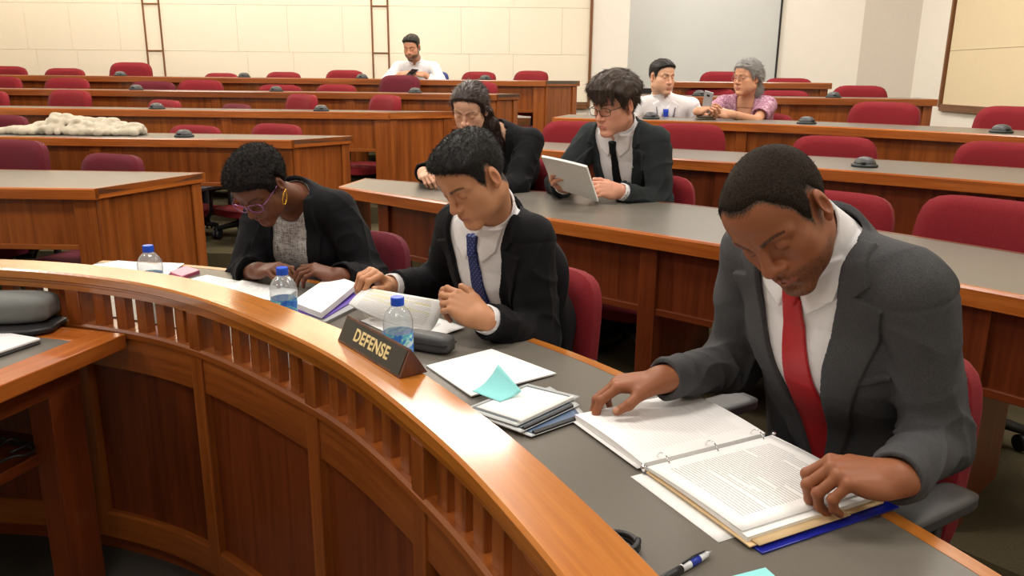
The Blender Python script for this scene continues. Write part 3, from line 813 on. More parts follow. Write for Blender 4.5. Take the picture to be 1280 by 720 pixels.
def surf(f, lo, hi, h, newton=2):
    """surface nets on a sparse grid -> verts, quads"""
    lo = V(lo); hi = V(hi); B = 4
    Mn = np.maximum(2, np.ceil((hi-lo)/(h*B)).astype(int)); N = Mn*B+1
    # coarse pass at block centres
    g = [lo[k]+(np.arange(Mn[k])+.5)*h*B for k in range(3)]
    cx, cy, cz = np.meshgrid(*g, indexing='ij')
    C = np.stack([cx, cy, cz], -1).reshape(-1, 3)
    dc = np.concatenate([f(C[i:i+200000]) for i in range(0, len(C), 200000)]).reshape(Mn)
    act = np.abs(dc) < h*B*1.9
    val = np.empty(N, f32)
    big = np.where(dc > 0, 1.0, -1.0).astype(f32)
    fine = np.repeat(np.repeat(np.repeat(big, B, 0), B, 1), B, 2)
    val[:-1, :-1, :-1] = fine; val[-1] = val[-2]; val[:, -1] = val[:, -2]; val[:, :, -1] = val[:, :, -2]
    mask = np.zeros(N, bool)
    ai = np.argwhere(act)
    rr = np.arange(B+1)
    for (i, j, k) in ai*B:
        mask[i:i+B+1, j:j+B+1, k:k+B+1] = True
    idx = np.argwhere(mask)
    Pf = lo+idx*h
    dv = np.concatenate([f(Pf[i:i+200000]) for i in range(0, len(Pf), 200000)]) if len(Pf) else np.zeros(0)
    val[mask] = dv
    val[0] = np.maximum(val[0], 1e-4); val[-1] = np.maximum(val[-1], 1e-4)
    val[:, 0] = np.maximum(val[:, 0], 1e-4); val[:, -1] = np.maximum(val[:, -1], 1e-4)
    val[:, :, 0] = np.maximum(val[:, :, 0], 1e-4); val[:, :, -1] = np.maximum(val[:, :, -1], 1e-4)
    sg = val < 0
    cnt = np.zeros(N-1, np.uint8)
    for a in (0, 1):
        for b in (0, 1):
            for c in (0, 1):
                cnt += sg[a:N[0]-1+a, b:N[1]-1+b, c:N[2]-1+c]
    cells = np.argwhere((cnt > 0) & (cnt < 8))
    vid = np.full(N-1, -1, np.int64); vid[tuple(cells.T)] = np.arange(len(cells))
    acc = np.zeros((len(cells), 3)); num = np.zeros(len(cells))
    corners = [(a, b, c) for a in (0, 1) for b in (0, 1) for c in (0, 1)]
    cv = {q: val[tuple((cells+q).T)] for q in corners}
    for a in corners:
        for ax in range(3):
            if a[ax]: continue
            b = list(a); b[ax] = 1; b = tuple(b)
            v0, v1 = cv[a], cv[b]; m_ = (v0 < 0) != (v1 < 0)
            t = np.where(m_, v0/np.where(m_, v0-v1, 1), 0)
            p = np.tile(np.array(a, float), (len(cells), 1)); p[:, ax] = t
            acc += p*m_[:, None]; num += m_
    verts = lo+(cells+acc/num[:, None])*h
    quads = []
    for ax in range(3):
        b_, c_ = (ax+1) % 3, (ax+2) % 3
        sl0 = [slice(None)]*3; sl1 = [slice(None)]*3
        sl0[ax] = slice(0, N[ax]-1); sl1[ax] = slice(1, N[ax])
        e = sg[tuple(sl0)] != sg[tuple(sl1)]
        ii = np.argwhere(e)
        ii = ii[(ii[:, b_] > 0) & (ii[:, c_] > 0) & (ii[:, b_] < N[b_]-1) & (ii[:, c_] < N[c_]-1)]
        flip = sg[tuple(ii.T)]
        o = []
        for (db, dc_) in ((-1, -1), (0, -1), (0, 0), (-1, 0)):
            q = ii.copy(); q[:, b_] += db; q[:, c_] += dc_; o.append(vid[tuple(q.T)])
        q = np.stack(o, 1)
        q[~flip] = q[~flip][:, ::-1]
        quads.append(q)
    quads = np.concatenate(quads); quads = quads[(quads >= 0).all(1)]
    e = h*.4
    for _ in range(newton):
        d0 = f(verts); G = np.stack([f(verts+V(*(e*(np.arange(3) == k))))-d0 for k in range(3)], 1)/e
        gn = (G*G).sum(1)
        st = (d0/np.maximum(gn, .25))[:, None]*G
        L = np.linalg.norm(st, axis=1); st *= np.minimum(1, h*.5/np.maximum(L, 1e-9))[:, None]
        verts = verts-st*.8
    return verts, quads

def mesh_np(name, verts, quads, mat, parent, cols=None, grain=None):
    me = bpy.data.meshes.new(name)
    nv, nq = len(verts), len(quads)
    me.vertices.add(nv); me.vertices.foreach_set('co', verts.astype(f32).ravel())
    me.loops.add(nq*4); me.loops.foreach_set('vertex_index', quads.astype(np.int32).ravel())
    me.polygons.add(nq); me.polygons.foreach_set('loop_start', np.arange(nq, dtype=np.int32)*4)
    me.update(calc_edges=True); me.validate()
    me.polygons.foreach_set('use_smooth', [True]*len(me.polygons))
    if cols is not None:
        c = me.color_attributes.new('tint', 'FLOAT_COLOR', 'POINT')
        c.data.foreach_set('color', np.concatenate([cols, np.ones((nv, 1))], 1).astype(f32).ravel())
    if grain is not None:
        at = me.attributes.new('grain', 'FLOAT_VECTOR', 'POINT'); at.data.foreach_set('vector', grain.astype(f32).ravel())
    o = link_mesh(name, me, mat, None)
    if parent is not None: world_parent(o, parent)
    return o

# ------------------------------------------------------------------ skin, cloth, hair materials
def skin_mat(name, rough=.5, spec=.35):
    t = NT(name); a = t.attr('tint'); t.l(a, 0, t.b, 'Base Color'); t.set(rough=rough, spec=spec, sub=.06)
    t.b.inputs['Subsurface Radius'].default_value = (.6, .25, .12); t.b.inputs['Subsurface Scale'].default_value = .006
    tc = t.n('ShaderNodeTexCoord'); n = t.noise(tc, 'Object', 900, 3, .6); t.bump(n, 0, .05, .0006)
    return t.m
M['skin'] = skin_mat('skin')
def cloth(name, col, weave=900, contrast=.14, rough=.85, sheen=.02, scale2=60, spec=.12):
    t = NT(name); tc = t.n('ShaderNodeTexCoord')
    n = t.noise(tc, 'Object', weave, 2, .6); n2 = t.noise(tc, 'Object', scale2, 3, .5)
    c = np.array(col[:3])
    r = t.ramp(n, 0, [(.3, tuple(c*(1-contrast))+(1,)), (.7, tuple(np.minimum(c*(1+contrast), 1))+(1,))])
    r2 = t.ramp(n2, 0, [(.3, (.94, .94, .94, 1)), (.7, (1.05, 1.05, 1.05, 1))])
    mx = t.mix(r, 0, r2, 0, .6, 'MULTIPLY'); t.l(mx, 2, t.b, 'Base Color')
    t.set(rough=rough, sheen=sheen, spec=spec); t.bump(n, 0, .18, .0006)
    return t.m
def hair_mat(name, c0, c1, strand=(900, 60, 300), rough=.42, bump=.5, spec=.4):
    t = NT(name); a = t.attr('grain')
    n = t.noise(t.mapping(a, 1, strand), 0, 1.0, 3, .6, .3)
    r = t.ramp(n, 0, [(.3, c0), (.7, c1)]); t.l(r, 0, t.b, 'Base Color')
    t.set(rough=rough, spec=spec); t.bump(n, 0, bump, .002)
    return t.m

# ------------------------------------------------------------------ anatomy
def frame(F, U):
    y = unit(F); U = np.asarray(U, float); x = unit(np.cross(y, U)); z = np.cross(x, y)
    return np.stack([x, y, z], 1)            # columns: right, forward, up

def az_frame(a, p, roll=0.0):
    """a: degrees turned to the picture's left from facing the viewer, p: degrees bowed"""
    a = math.radians(a); p = math.radians(p); r = math.radians(roll)
    F = V(-math.sin(a)*math.cos(p), -math.cos(a)*math.cos(p), -math.sin(p))
    U = V(-math.sin(a)*math.sin(p), -math.cos(a)*math.sin(p), math.cos(p))
    R = frame(F, U)
    x, y, z = R.T
    return np.stack([x*math.cos(r)+z*math.sin(r), y, z*math.cos(r)-x*math.sin(r)], 1)

HP = dict(jaw=1.0, nose=1.0, nosew=1.0, cheek=1.0, lips=1.0, brow=1.0, chin=1.0, fat=0.0, lid=.75, ear=1.0)
def head_sdf(q, hp):
    """q: local coordinates of a head ~23 cm high"""
    ax = np.abs(q[:, 0]); S = np.stack([ax, q[:, 1], q[:, 2]], 1)
    jw, ft = hp['jaw'], hp['fat']
    d = ell(S, (0, -.014, .030), (.0755, .097, .086))
    d = su(d, ell(S, (0, .028, .045), (.064, .062, .056)), .03)
    d = su(d, ell(S, (0, .018, -.035), (.0605*jw+ft, .070, .080)), .03)
    d = su(d, cap(S, (.049*jw+ft, -.004, -.062), (.016*jw, .072, -.104), .016+ft, .014), .03)
    d = su(d, ell(S, (0, .076, -.104), (.022*hp['chin'], .018, .017)), .018)
    d = su(d, ell(S, (.044, .048, -.024), (.024*hp['cheek']+ft*.5, .026, .022)), .022)
    d = su(d, ell(S, (.040+ft*.5, .040, -.062), (.022+ft, .030, .026+ft)), .03)
    d = su(d, cap(S, (.010, .0865, .020), (.050, .066, .017), .0095*hp['brow'], .009), .014)
    d = ssub(d, ell(S, (.0325, .101, .001), (.0185, .018, .0125)), .012)
    # muzzle, lips
    d = su(d, ell(S, (0, .071, -.066), (.030, .026, .028)), .02)
    L = hp['lips']
    up = np.minimum(cap(S, (0, .0945, -.0648), (.009, .0945, -.0632), .0042*L, .0048*L), cap(S, (.009, .0945, -.0632), (.0245, .083, -.0690), .0048*L, .002))
    lo = cap(S, (0, .0925, -.0752), (.020, .084, -.0712), .0065*L, .0028)
    d = su(d, up, .006); d = su(d, lo, .007)
    d = ssub(d, cap(S, (0, .0995, -.0695), (.024, .0855, -.0697), .0014, .001), .003)
    d = ssub(d, cap(S, (0, .0985, -.0470), (0, .0985, -.0575), .0028, .0035), .006)
    d = ssub(d, ell(S, (0, .094, -.0865), (.018, .007, .006)), .010)
    # nose
    n, nw = hp['nose'], hp['nosew']
    ns = cap(S, (0, .0855, .014), (0, .104+.004*(n-1)*10*.3, -.026), .0068*nw, .0085*nw)
    ns = su(ns, ell(S, (0, .1075*1+.03*(n-1), -.0345), (.0108*nw, .0105, .0092)), .010)
    ns = su(ns, ell(S, (.0128*nw, .0945, -.0375), (.0082*nw, .0105, .0080)), .007)
    d = su(d, ns, .008)
    d = ssub(d, ell(S, (.0068*nw, .1005, -.0455), (.0042*nw, .0060, .0030)), .003)
    # eyes: ball, lids
    ball = sph(S, (.0325, .0725, 0.0), .0122)
    d = np.minimum(d, ball)
    lid = hp['lid']
    q2 = S-V(.0325, .0725, 0)
    sh = sph(S, (.0325, .0725, 0.0), .0142)
    upper = np.maximum(sh, -(q2[:, 2]+.0125*(lid*1.5-.55)+.10*np.square(q2[:, 0])*8*.1))
    lower = np.maximum(sph(S, (.0325, .0722, 0.0), .0138), q2[:, 2]+.0062)
    d = su(d, upper, .0025); d = su(d, lower, .003)
    # ears
    e = hp['ear']
    c, s = math.cos(.32), math.sin(.32)
    R = np.array([[c, s, 0], [-s, c, 0], [0, 0, 1.0]]); t = math.radians(12)
    Rt = np.array([[1, 0, 0], [0, math.cos(t), math.sin(t)], [0, -math.sin(t), math.cos(t)]])
    RR = R@Rt
    ear = ell(S, (.0795, -.012, -.004), (.0075, .0185*e, .031*e), RR)
    ear = su(ear, ell(S, (.0775, -.004, -.029), (.006, .008, .010)), .006)
    bowl = ell(S, (.0880, -.004, -.004), (.0075, .0105*e, .0185*e), RR)
    ear = ssub(ear, bowl, .004)
    d = su(d, ear, .004)
    return d

HLY = [-.13, -.06, -.040, -.028, -.012, .002, .012, .022, .034, .044, .060, .085, .115]
HLZ = [-.080, -.066, -.040, -.004, .030, .030, .006, -.018, .000, .030, .052, .068, .076]
def hairline(q, rise=0., recede=0.):
    ax = np.abs(q[:, 0]); t = lambda x: np.clip(x, 0, 1)
    return q[:, 2]-np.interp(q[:, 1], HLY, HLZ)-rise*t((q[:, 1]-.03)/.04)-recede*np.exp(-((ax-.042)/.016)**2)*t((q[:, 1]-.04)/.03)
def head_col(q, base, lip, brow, hp, beard=0.0, beard_c=(.02, .015, .012), eye=True, blush=.0):
    ax = np.abs(q[:, 0]); n = len(q)
    c = np.tile(np.array(base, float), (n, 1))
    def blend(m, col):
        nonlocal c
        m = np.clip(m, 0, 1)[:, None]; c = c*(1-m)+np.array(col)*m
    # slightly redder nose, cheeks, ears (skin itself)
    b = np.array(base); red = np.clip(b*np.array([1.08, .84, .80]), 0, 1)
    blend(.38*np.exp(-((ax-.040)/.02)**2-((q[:, 2]+.035)/.02)**2)*(q[:, 1] > .02)*(1+blush), red)
    blend(.34*np.exp(-(ax/.016)**2-((q[:, 2]+.036)/.014)**2)*(q[:, 1] > .085), red)
    blend(.5*np.clip((ax-.074)/.006, 0, 1)*(np.abs(q[:, 2]) < .04), red)
    if hp.get('paint') is not None:
        H = hairline(q, hp.get('rise', 0), hp.get('recede', 0))
        blend(np.clip((H+.006+NZ(q, 1300)*.004)/.014, 0, 1)*(ax < .079), hp['paint'])
    # lips
    zc = -.0695
    inside = (q[:, 1] > .078) & (ax < .0245)
    wt = np.clip(1-(ax/.0245)**2, 0, 1)
    top = np.clip((-.0590-.004*(ax < .003)-.0075*(ax/.0245)-q[:, 2])/.0018, 0, 1); bot = np.clip((q[:, 2]+.0700+.0125*wt**.6)/.0018, 0, 1)
    blend(inside*top*bot*np.clip((.0245-ax)/.002, 0, 1)*.7, lip)
    if beard > 0:
        m = np.clip((-.050-q[:, 2])/.012, 0, 1)*np.clip((q[:, 1]-.0)/.02, 0, 1)*(1-.9*inside*top*bot)
        m = m*np.clip((.0-(q[:, 2]+.038)+.25*(np.maximum(0, .085-q[:, 1])-.04))/.01, 0, 1) if beard < .9 else np.maximum(m, np.clip((.042-np.abs(q[:, 1]-.0))/.02, 0, 1)*np.clip((.0-q[:, 2])/.02, 0, 1)*np.clip((ax-.05)/.01, 0, 1))
        blend(m*beard*(.8+.2*NZ(q, 900)), beard_c)
    # eyebrows
    bx = np.clip((ax-.012)/.040, 0, 1); zc = .0185+.0075*np.sin(bx*2.3)-.002
    w = (.0054-.0024*bx)*1.05*hp.get('browh', 1.0)
    m = np.clip((w-np.abs(q[:, 2]-zc))/.0016, 0, 1)*((ax > .011) & (ax < .054))*(q[:, 1] > .045)
    blend(m*brow[3]*(.82+.18*NZ(q*V(1, 1, .4), 1500)), brow[:3])
    # eyes
    r = np.linalg.norm(np.stack([ax-.0325, q[:, 1]-.0725, q[:, 2]], 1), axis=1)
    isb = (r < .0128) & (q[:, 1] > .0755)
    blend(isb*1.0, (.62, .58, .54))
    lookx, lookz = hp.get('look', (0, -.005))
    ir = np.sqrt((q[:, 0]-np.sign(q[:, 0])*.0325-lookx)**2+(q[:, 2]-lookz)**2)
    blend(isb*np.clip((.0060-ir)/.0008, 0, 1), (.035, .018, .010)); blend(isb*np.clip((.0028-ir)/.0006, 0, 1), (.004, .004, .004))
    # lash line
    lid = hp['lid']; zl = -.0125*(lid*1.5-.55)
    m = np.clip((.0011-np.abs(q[:, 2]-zl-.0003))/.0006, 0, 1)*(np.abs(ax-.0325) < .0135)*(r < .0150)*(q[:, 1] > .07)
    blend(m*.9, np.array(brow[:3])*.5)
    m = np.exp(-(((ax-.0325)/.017)**2+((q[:, 2]+.002)/.012)**2))*(q[:, 1] > .06)*(~isb)
    blend(m*.28, np.array(base)*np.array([.72, .62, .60]))
    return c

FING = [(.026, .090, (.043, .026, .021), .0090), (.0085, .0945, (.047, .030, .022), .0092), (-.0095, .090, (.043, .028, .022), .0087), (-.026, .081, (.034, .021, .019), .0078)]
def hand_points(pose, s):
    """joints in the hand's own frame: x thumb side * s, y to the fingertips, z back of the hand"""
    out = []
    for k, (x, y, ls, r) in enumerate(FING):
        c = pose['curl'][k]; sp = math.radians(pose.get('splay', (6, 1, -4, -10))[k])
        p = V(x*s, y, 0.0); pts = [p]; a = 0
        for L, cc in zip(ls, c):
            a += math.radians(cc)
            d = V(math.sin(sp)*s*math.cos(a), math.cos(sp)*math.cos(a), -math.sin(a))
            p = p+d*L; pts.append(p)
        out.append((pts, r))
    t0 = V(.020*s, .018, -.006); t1 = V(.040*s, .050, -.012)+V(pose.get('t1', (0, 0, 0)))*V(s, 1, 1)
    d1 = unit(V(pose['thumb'][0])*V(s, 1, 1)); d2 = unit(V(pose['thumb'][1])*V(s, 1, 1))
    t2 = t1+d1*.034; t3 = t2+d2*.027
    return out, [t0, t1, t2, t3]
def hand_sdf(q, pose, s, fat=1.0):
    fingers, th = hand_points(pose, s)
    d = ell(q, (0, .046, -.004), (.039, .052, .0145*fat))
    for (x, y, ls, r) in FING:
        d = su(d, cap(q, (x*.55*s, .006, 0), (x*s, y, 0), .0135*fat, r*1.16*fat), .010)
    d = su(d, cap(q, th[0], th[1], .0165*fat, .0125*fat), .014)
    d = su(d, ell(q, (-.026*s, .035, -.008), (.013, .032, .012)), .012)
    # the wrist, running back into the forearm
    d = su(d, ecap(q, (0, -.018, 0), (0, .012, 0), (.027*fat, .022*fat), (.027*fat, .0195*fat), (1, 0, 0)), .014)
    fg = None
    for pts, r in fingers:
        r = r*fat
        g = cap(q, pts[0], pts[1], r*1.08, r*.98); g = su(g, cap(q, pts[1], pts[2], r*1.0, r*.88), .004); g = su(g, cap(q, pts[2], pts[3], r*.90, r*.78), .004)
        g = su(g, sph(q, pts[1]+V(0, 0, .001), r*1.03), .003)
        fg = g if fg is None else su(fg, g, .0016)
    g = cap(q, th[1], th[2], .0118*fat, .0102*fat); g = su(g, cap(q, th[2], th[3], .0104*fat, .0082*fat), .004)
    d = su(d, g, .007)
    d = su(d, fg, .0045)
    return d
def hand_col(q, pose, s, base, nail, dark=.0):
    fingers, th = hand_points(pose, s)
    c = np.tile(np.array(base, float), (len(q), 1))
    kn = np.zeros(len(q)); nl = np.zeros(len(q))
    for k, (pts, r) in enumerate(fingers+[(th, .0098)]):
        if k < 4:
            aa = math.radians(sum(pose['curl'][k])); sp = math.radians(pose.get('splay', (6, 1, -4, -10))[k])
            dors = V(math.sin(sp)*s*math.sin(aa), math.cos(sp)*math.sin(aa), math.cos(aa)); kd = V(0, .35, 1)
        else:
            d0 = unit(pts[-1]-pts[-2]); z0 = V(.6*s, 0, .8); dors = unit(z0-d0*(z0@d0)+1e-6); kd = dors
        dd = unit(pts[-1]-pts[-2])
        for p in pts[1:-1]: kn = np.maximum(kn, np.exp(-(np.linalg.norm(q-(p+unit(kd)*r), axis=1)/.008)**2))
        cc = pts[-1]+dors*r*.62+dd*r*.12; X = np.cross(dd, dors)
        w = q-cc
        nl = np.maximum(nl, np.clip((1-np.sqrt(((w@dd)/(r*.78))**2+((w@X)/(r*.62))**2))/.25, 0, 1)*((w@dors) > -r*.2)*((w@dors) < r))
    b = np.array(base)
    c = c*(1-.45*kn[:, None])+b*np.array([.86, .74, .70])*.45*kn[:, None]
    c = c*(1-nl[:, None]*.8)+np.array(nail)*nl[:, None]*.8
    return c

POSES = {
 'flat': dict(curl=((14, 16, 10), (16, 18, 10), (18, 18, 12), (20, 20, 12)), thumb=((.55, .80, -.15), (.25, .95, -.2))),
 'rest': dict(curl=((30, 34, 18), (34, 38, 18), (38, 40, 20), (42, 40, 20)), thumb=((.55, .78, -.40), (.15, .92, -.35))),
 'pinch': dict(curl=((52, 62, 32), (56, 60, 30), (58, 58, 28), (60, 56, 26)), thumb=((.28, .82, -.50), (-.10, .90, -.45))),
 'grip': dict(curl=((38, 52, 30), (46, 56, 30), (52, 58, 30), (56, 58, 30)), thumb=((.35, .90, -.25), (.0, .97, -.2))),
 'hold': dict(curl=((22, 34, 16), (34, 46, 22), (44, 52, 26), (50, 54, 28)), thumb=((.30, .94, -.12), (.02, .99, -.10))),
 'page': dict(curl=((24, 30, 14), (36, 42, 20), (46, 50, 24), (52, 52, 24)), splay=(3, 1, -1, -3), thumb=((.42, .88, -.22), (.10, .97, -.2))),
 'fist': dict(curl=((70, 80, 45), (74, 84, 45), (76, 84, 45), (78, 82, 45)), thumb=((.25, .70, -.65), (-.45, .72, -.5))),
}
def ik(S, W, L1, L2, pole):
    S = V(S); W = V(W); d = W-S; L = np.linalg.norm(d)
    if L > (L1+L2)*.985:
        k = L/((L1+L2)*.985); L1 *= k; L2 *= k
    a = (L1*L1-L2*L2+L*L)/(2*L); hgt = math.sqrt(max(L1*L1-a*a, 1e-6)); u = d/L
    p = V(pole)-u*(V(pole)@u); p = unit(p)
    return S+u*a+p*hgt
# ------------------------------------------------------------------ person builder
def ss(x): x = np.clip(x, 0, 1); return x*x*(3-2*x)
def skull(q):
    S = np.stack([np.abs(q[:, 0]), q[:, 1], q[:, 2]], 1)
    d = ell(S, (0, -.014, .030), (.0755, .097, .086)); d = su(d, ell(S, (0, .028, .045), (.064, .062, .056)), .03)
    return su(d, ell(S, (0, .018, -.035), (.0605, .070, .080)), .03)
def hair_sdf(q, st):
    S = np.stack([np.abs(q[:, 0]), q[:, 1], q[:, 2]], 1)
    H = hairline(q, st.get('rise', 0.), st.get('recede', 0.))
    d = skull(q); k = st['kind']
    if k == 'buzz':
        T = -.003+.0062*ss(H/.045+.25)+NZ(q, 900)*.0003; d = d-T
    elif k == 'short':
        top = ss((q[:, 2]-.035)/.05)
        T = -.006+(.0078+st.get('top', .020)*top*(.75+.5*ss((q[:, 1]+.02)/.10)))*ss(H/.030+.25)
        w = NZ(q*V(1, .22, .55), 420)*.0010+NZ2(q*V(1, .3, .6), 190)*.0016
        d = d-T-w*top
    elif k == 'afro':
        T = -.006+(st.get('top', .034)*(.72+.28*ss((q[:, 2]+.02)/.09)))*ss(H/.045+.25)
        d = d-T-(NZ(q, 260)*.0016+NZ2(q, 620)*.0010)*ss(H/.03)
    elif k == 'floppy':
        top = ss((q[:, 2]-.0)/.06)
        T = -.006+(.016+.022*top)*ss(H/.03+.35); d = d-T
        r = np.random.default_rng(4)
        for i in range(17):
            x = -.062+.124*i/16; z0 = .112-.25*x*x*40*.1; zz = .036+r.uniform(-.012, .012)+abs(x)*.1; sw = -.012+r.uniform(-.008, .008)
            a = V(x*.75, .035+r.uniform(-.01, .01), z0+.008); b = V(x*.98+sw*.4, .098-abs(x)*.30, .088); c = V(x*1.02+sw, .112-abs(x)*.55, zz)
            d = su(d, np.minimum(cap(q, a, b, .016, .012), cap(q, b, c, .012, .0035)), .007)
        for sx in (-1, 1):
            for i in range(6):
                y = -.07+.10*i/5; a = V(sx*.070, y, .05); b = V(sx*.083, y+.006, .008+r.uniform(-.012, .006)+.02*(y > 0))
                d = su(d, cap(q, a, b, .014, .005), .008)
        d = d-NZ(q*V(1, .25, .35), 420)*.0018-NZ2(q*V(1, .3, .4), 180)*.0022
    elif k == 'long':
        T = -.006+.019*ss(H/.03+.35)-.004*np.exp(-(q[:, 0]/.006)**2)*(q[:, 1] > -.02); d = d-T
        for sx in (-1, 1):
            d = su(d, cap(q, (sx*.066, .01, .03), (sx*.074, -.035, -.03), .016, .022), .014)
        d = d-NZ(q*V(1, .3, .3), 380)*.0012
    elif k == 'pulled':
        T = -.006+.020*ss(H/.03+.35); d = d-T
        d = su(d, ell(q, (0, -.105, .01), (.05, .03, .045)), .03)
        for sx in (-1, 1):
            d = su(d, cap(q, (sx*.062, .035, .055), (sx*.078, -.04, .0), .016, .024), .014)
        d = d-NZ(q*V(.6, .6, 1), 300)*.0016
    return d

def add_strands(v, q, gr, f, loc, R, st, headf):
    """fine hairs standing on the hair mass, as thin tapered three-sided tubes in the same mesh"""
    n, L, wd, lift, rnd = st['strands']
    r = np.random.default_rng(st.get('seed', 1))
    keep = np.nonzero(np.abs(headf(v)) > -1)[0]
    hd = headf(v); keep = np.nonzero(hd > .0004)[0]
    if len(keep) == 0: return v, q, gr
    idx = r.choice(keep, n); p = v[idx]+r.normal(size=(n, 3))*.0012
    e = .001; G = np.stack([f(p+V(*(e*(np.arange(3) == k))))-f(p-V(*(e*(np.arange(3) == k)))) for k in range(3)], 1); G /= np.linalg.norm(G, axis=1)[:, None]+1e-9
    p = p-G*f(p)[:, None]-G*.0008
    ql = loc(p); fl = st['flow'](ql); fl = fl@R.T
    fl = fl-G*(fl*G).sum(1)[:, None]; fl /= np.linalg.norm(fl, axis=1)[:, None]+1e-9
    d = fl+G*lift+r.normal(size=(n, 3))*rnd; d /= np.linalg.norm(d, axis=1)[:, None]
    ln = L*r.uniform(.5, 1.2, n)[:, None]
    X = np.cross(d, G); X /= np.linalg.norm(X, axis=1)[:, None]+1e-9; Y_ = np.cross(d, X)
    curl = r.normal(size=(n, 3))*rnd*.5
    rings = []
    for k, (t, w) in enumerate(((0, 1), (.4, .9), (.75, .6), (1, .15))):
        c = p+d*ln*t+(curl-G*.35*lift)*ln*t*t
        for j in range(3):
            a = 2*PI*j/3; rings.append(c+(X*math.cos(a)+Y_*math.sin(a))*wd*w)
    A = np.stack(rings, 1); nv = 12
    fv = A.reshape(-1, 3); base = len(v)+np.arange(n)*nv
    qs = []
    for k in range(3):
        for j in range(3):
            a, b = k*3+j, k*3+(j+1) % 3
            qs.append(np.stack([base+a, base+b, base+b+3, base+a+3], 1))
    jit = np.repeat(r.uniform(-.03, .03, (n, 3)), nv, 0)
    return np.concatenate([v, fv]), np.concatenate([q]+qs), np.concatenate([gr, loc(fv)+jit])
FLOW_FWD = lambda q: np.stack([q[:, 0]*4, .8+0*q[:, 0], -.5-6*np.maximum(0, .07-q[:, 2])], 1)
FLOW_RAND = lambda q: np.random.default_rng(2).normal(size=q.shape)
FLOW_DOWN = lambda q: np.stack([q[:, 0]*9, .35*np.sign(q[:, 1]+.02)+0*q[:, 0], -1+0*q[:, 0]], 1)
FLOW_LONG = lambda q: np.stack([np.sign(q[:, 0])*.6+q[:, 0]*4, np.where(q[:, 2] > .0, -1.0, -.2), np.where(q[:, 2] > .02, -.35, -1.0)], 1)
FLOW_BACK = lambda q: np.stack([q[:, 0]*3, -1+0*q[:, 0], -.5+0*q[:, 0]], 1)
SK = {}
def person(label, group=None, **sp):
    g = sp.get
    s = g('size', 1.0); hs = g('hs', 1.0)
    C = V(sp['C']); R = sp['R']
    SL, SR, p0 = V(sp['SL']), V(sp['SR']), V(sp['pelvis'])
    Mid = (SL+SR)/2; X = unit(SR-SL); T = Mid-p0; T = unit(T-X*(T@X)); Y = np.cross(T, X)
    bw, bd = g('bw', 1.0), g('bd', 1.0)
    p1 = p0+(Mid-p0)*.34-Y*g('bow', .03); p2 = p0+(Mid-p0)*.74-Y*g('bow', .03)*.55
    Tc = Mid-p1; Tc = unit(Tc-X*(Tc@X)); Yc = np.cross(Tc, X)
    chin = C+R@V(0, -.028, -.062)*hs
    Nb = Mid+Tc*g('nb', .030)-Yc*.012
    nr = g('neck', .055)
    root = thing('person', label, 'person', (p0[0], p0[1], g('fz', 0)), 0, group)
    def loc(P): return (P-C)@R/hs
    # arms
    arms = []
    for side, S in ((-1, SR), (1, SL)):         # -1: the person's right arm
        k = 'R' if side < 0 else 'L'
        if sp.get('W'+k) is None: arms.append(None); continue
        W = V(sp['W'+k]); E = ik(S, W, .285*s, .25*s, sp['pole'+k])
        po = POSES[g('pose'+k, 'rest')]; hsz = g('hand', 1.0)
        if sp.get('tip'+k) is not None:
            # aim the hand so that its middle fingertip lands on the given point
            tp = hand_points(po, side)[0][1][0][-1]*hsz; bt = math.atan2(-tp[2], tp[1]); v0 = unit(V(sp['tip'+k])-W); d0 = V(sp['hd'+k]); d0 = unit(d0-v0*(d0@v0)); sp['hf'+k] = v0*math.cos(bt)+d0*math.sin(bt)
        hf = unit(V(sp['hf'+k])); hd = V(sp['hd'+k]); hd = unit(hd-hf*(hd@hf)); HR = np.stack([np.cross(hf, hd), hf, hd], 1)
        arms.append(dict(S=S, E=E, W=W, HR=HR, side=side, pose=POSES[g('pose'+k, 'rest')] if isinstance(g('pose'+k, 'rest'), str) else g('pose'+k), hs=g('hand', 1.0)))
    def torso(P, e):
        wr = lambda a, b: ((a*bw+e), (b*bd+e))
        d = ecap(P, p0, p1, wr(.165, .118), wr(.150, .108), X)
        d = su(d, ecap(P, p1, p2, wr(.150, .108), wr(.168, .116), X), .05)
        d = su(d, ecap(P, p2, Mid-T*.045, wr(.168, .116), wr(.150, .085), X), .05)
        for S in (SL, SR):
            d = su(d, cap(P, Nb-Tc*.01, S+(Mid-S)*.08, .046+e, .048+e), .045)
        if g('bust'):
            for sx in (-1, 1): d = su(d, ell(P, p2+X*sx*.078+Yc*(.085*bd)+Tc*.0, (.070+e, .060+e, .066+e), np.stack([X, Yc, Tc], 1)), .05)
        return d
    def neck(P, e): return cap(P, Nb-Tc*.03, chin, nr*1.06+e, nr*.94+e)
    def legs(P, e):
        d = None; Yh = unit(V(Y[0], Y[1], 0)); fz = g('fz', 0)
        for sx in (-1, 1):
            h = p0+X*sx*.085*bw-T*.02; kn = h+Yh*.40+X*sx*.03; kn[2] = fz+.47; an = kn+V(0, 0, 0)-Yh*.02; an[2] = fz+.08
            q = su(cap(P, h, kn, .088+e, .062+e), cap(P, kn, an, .056+e, .040+e), .03)
            d = q if d is None else su(d, q, .02)
        return d
    def feet(P, e):
        d = None; Yh = unit(V(Y[0], Y[1], 0)); fz = g('fz', 0)
        for sx in (-1, 1):
            h = p0+X*sx*.085*bw; a = h+Yh*.38+X*sx*.03; a[2] = fz+.055
            q = su(cap(P, a-Yh*.05, a+Yh*.13-V(0, 0, .01), .042+e, .036+e), cap(P, a, a+V(0, 0, .05), .042+e), .02)
            q = smax(q, -(P[:, 2]-fz-.004), .004)
            d = q if d is None else np.minimum(d, q)
        return d
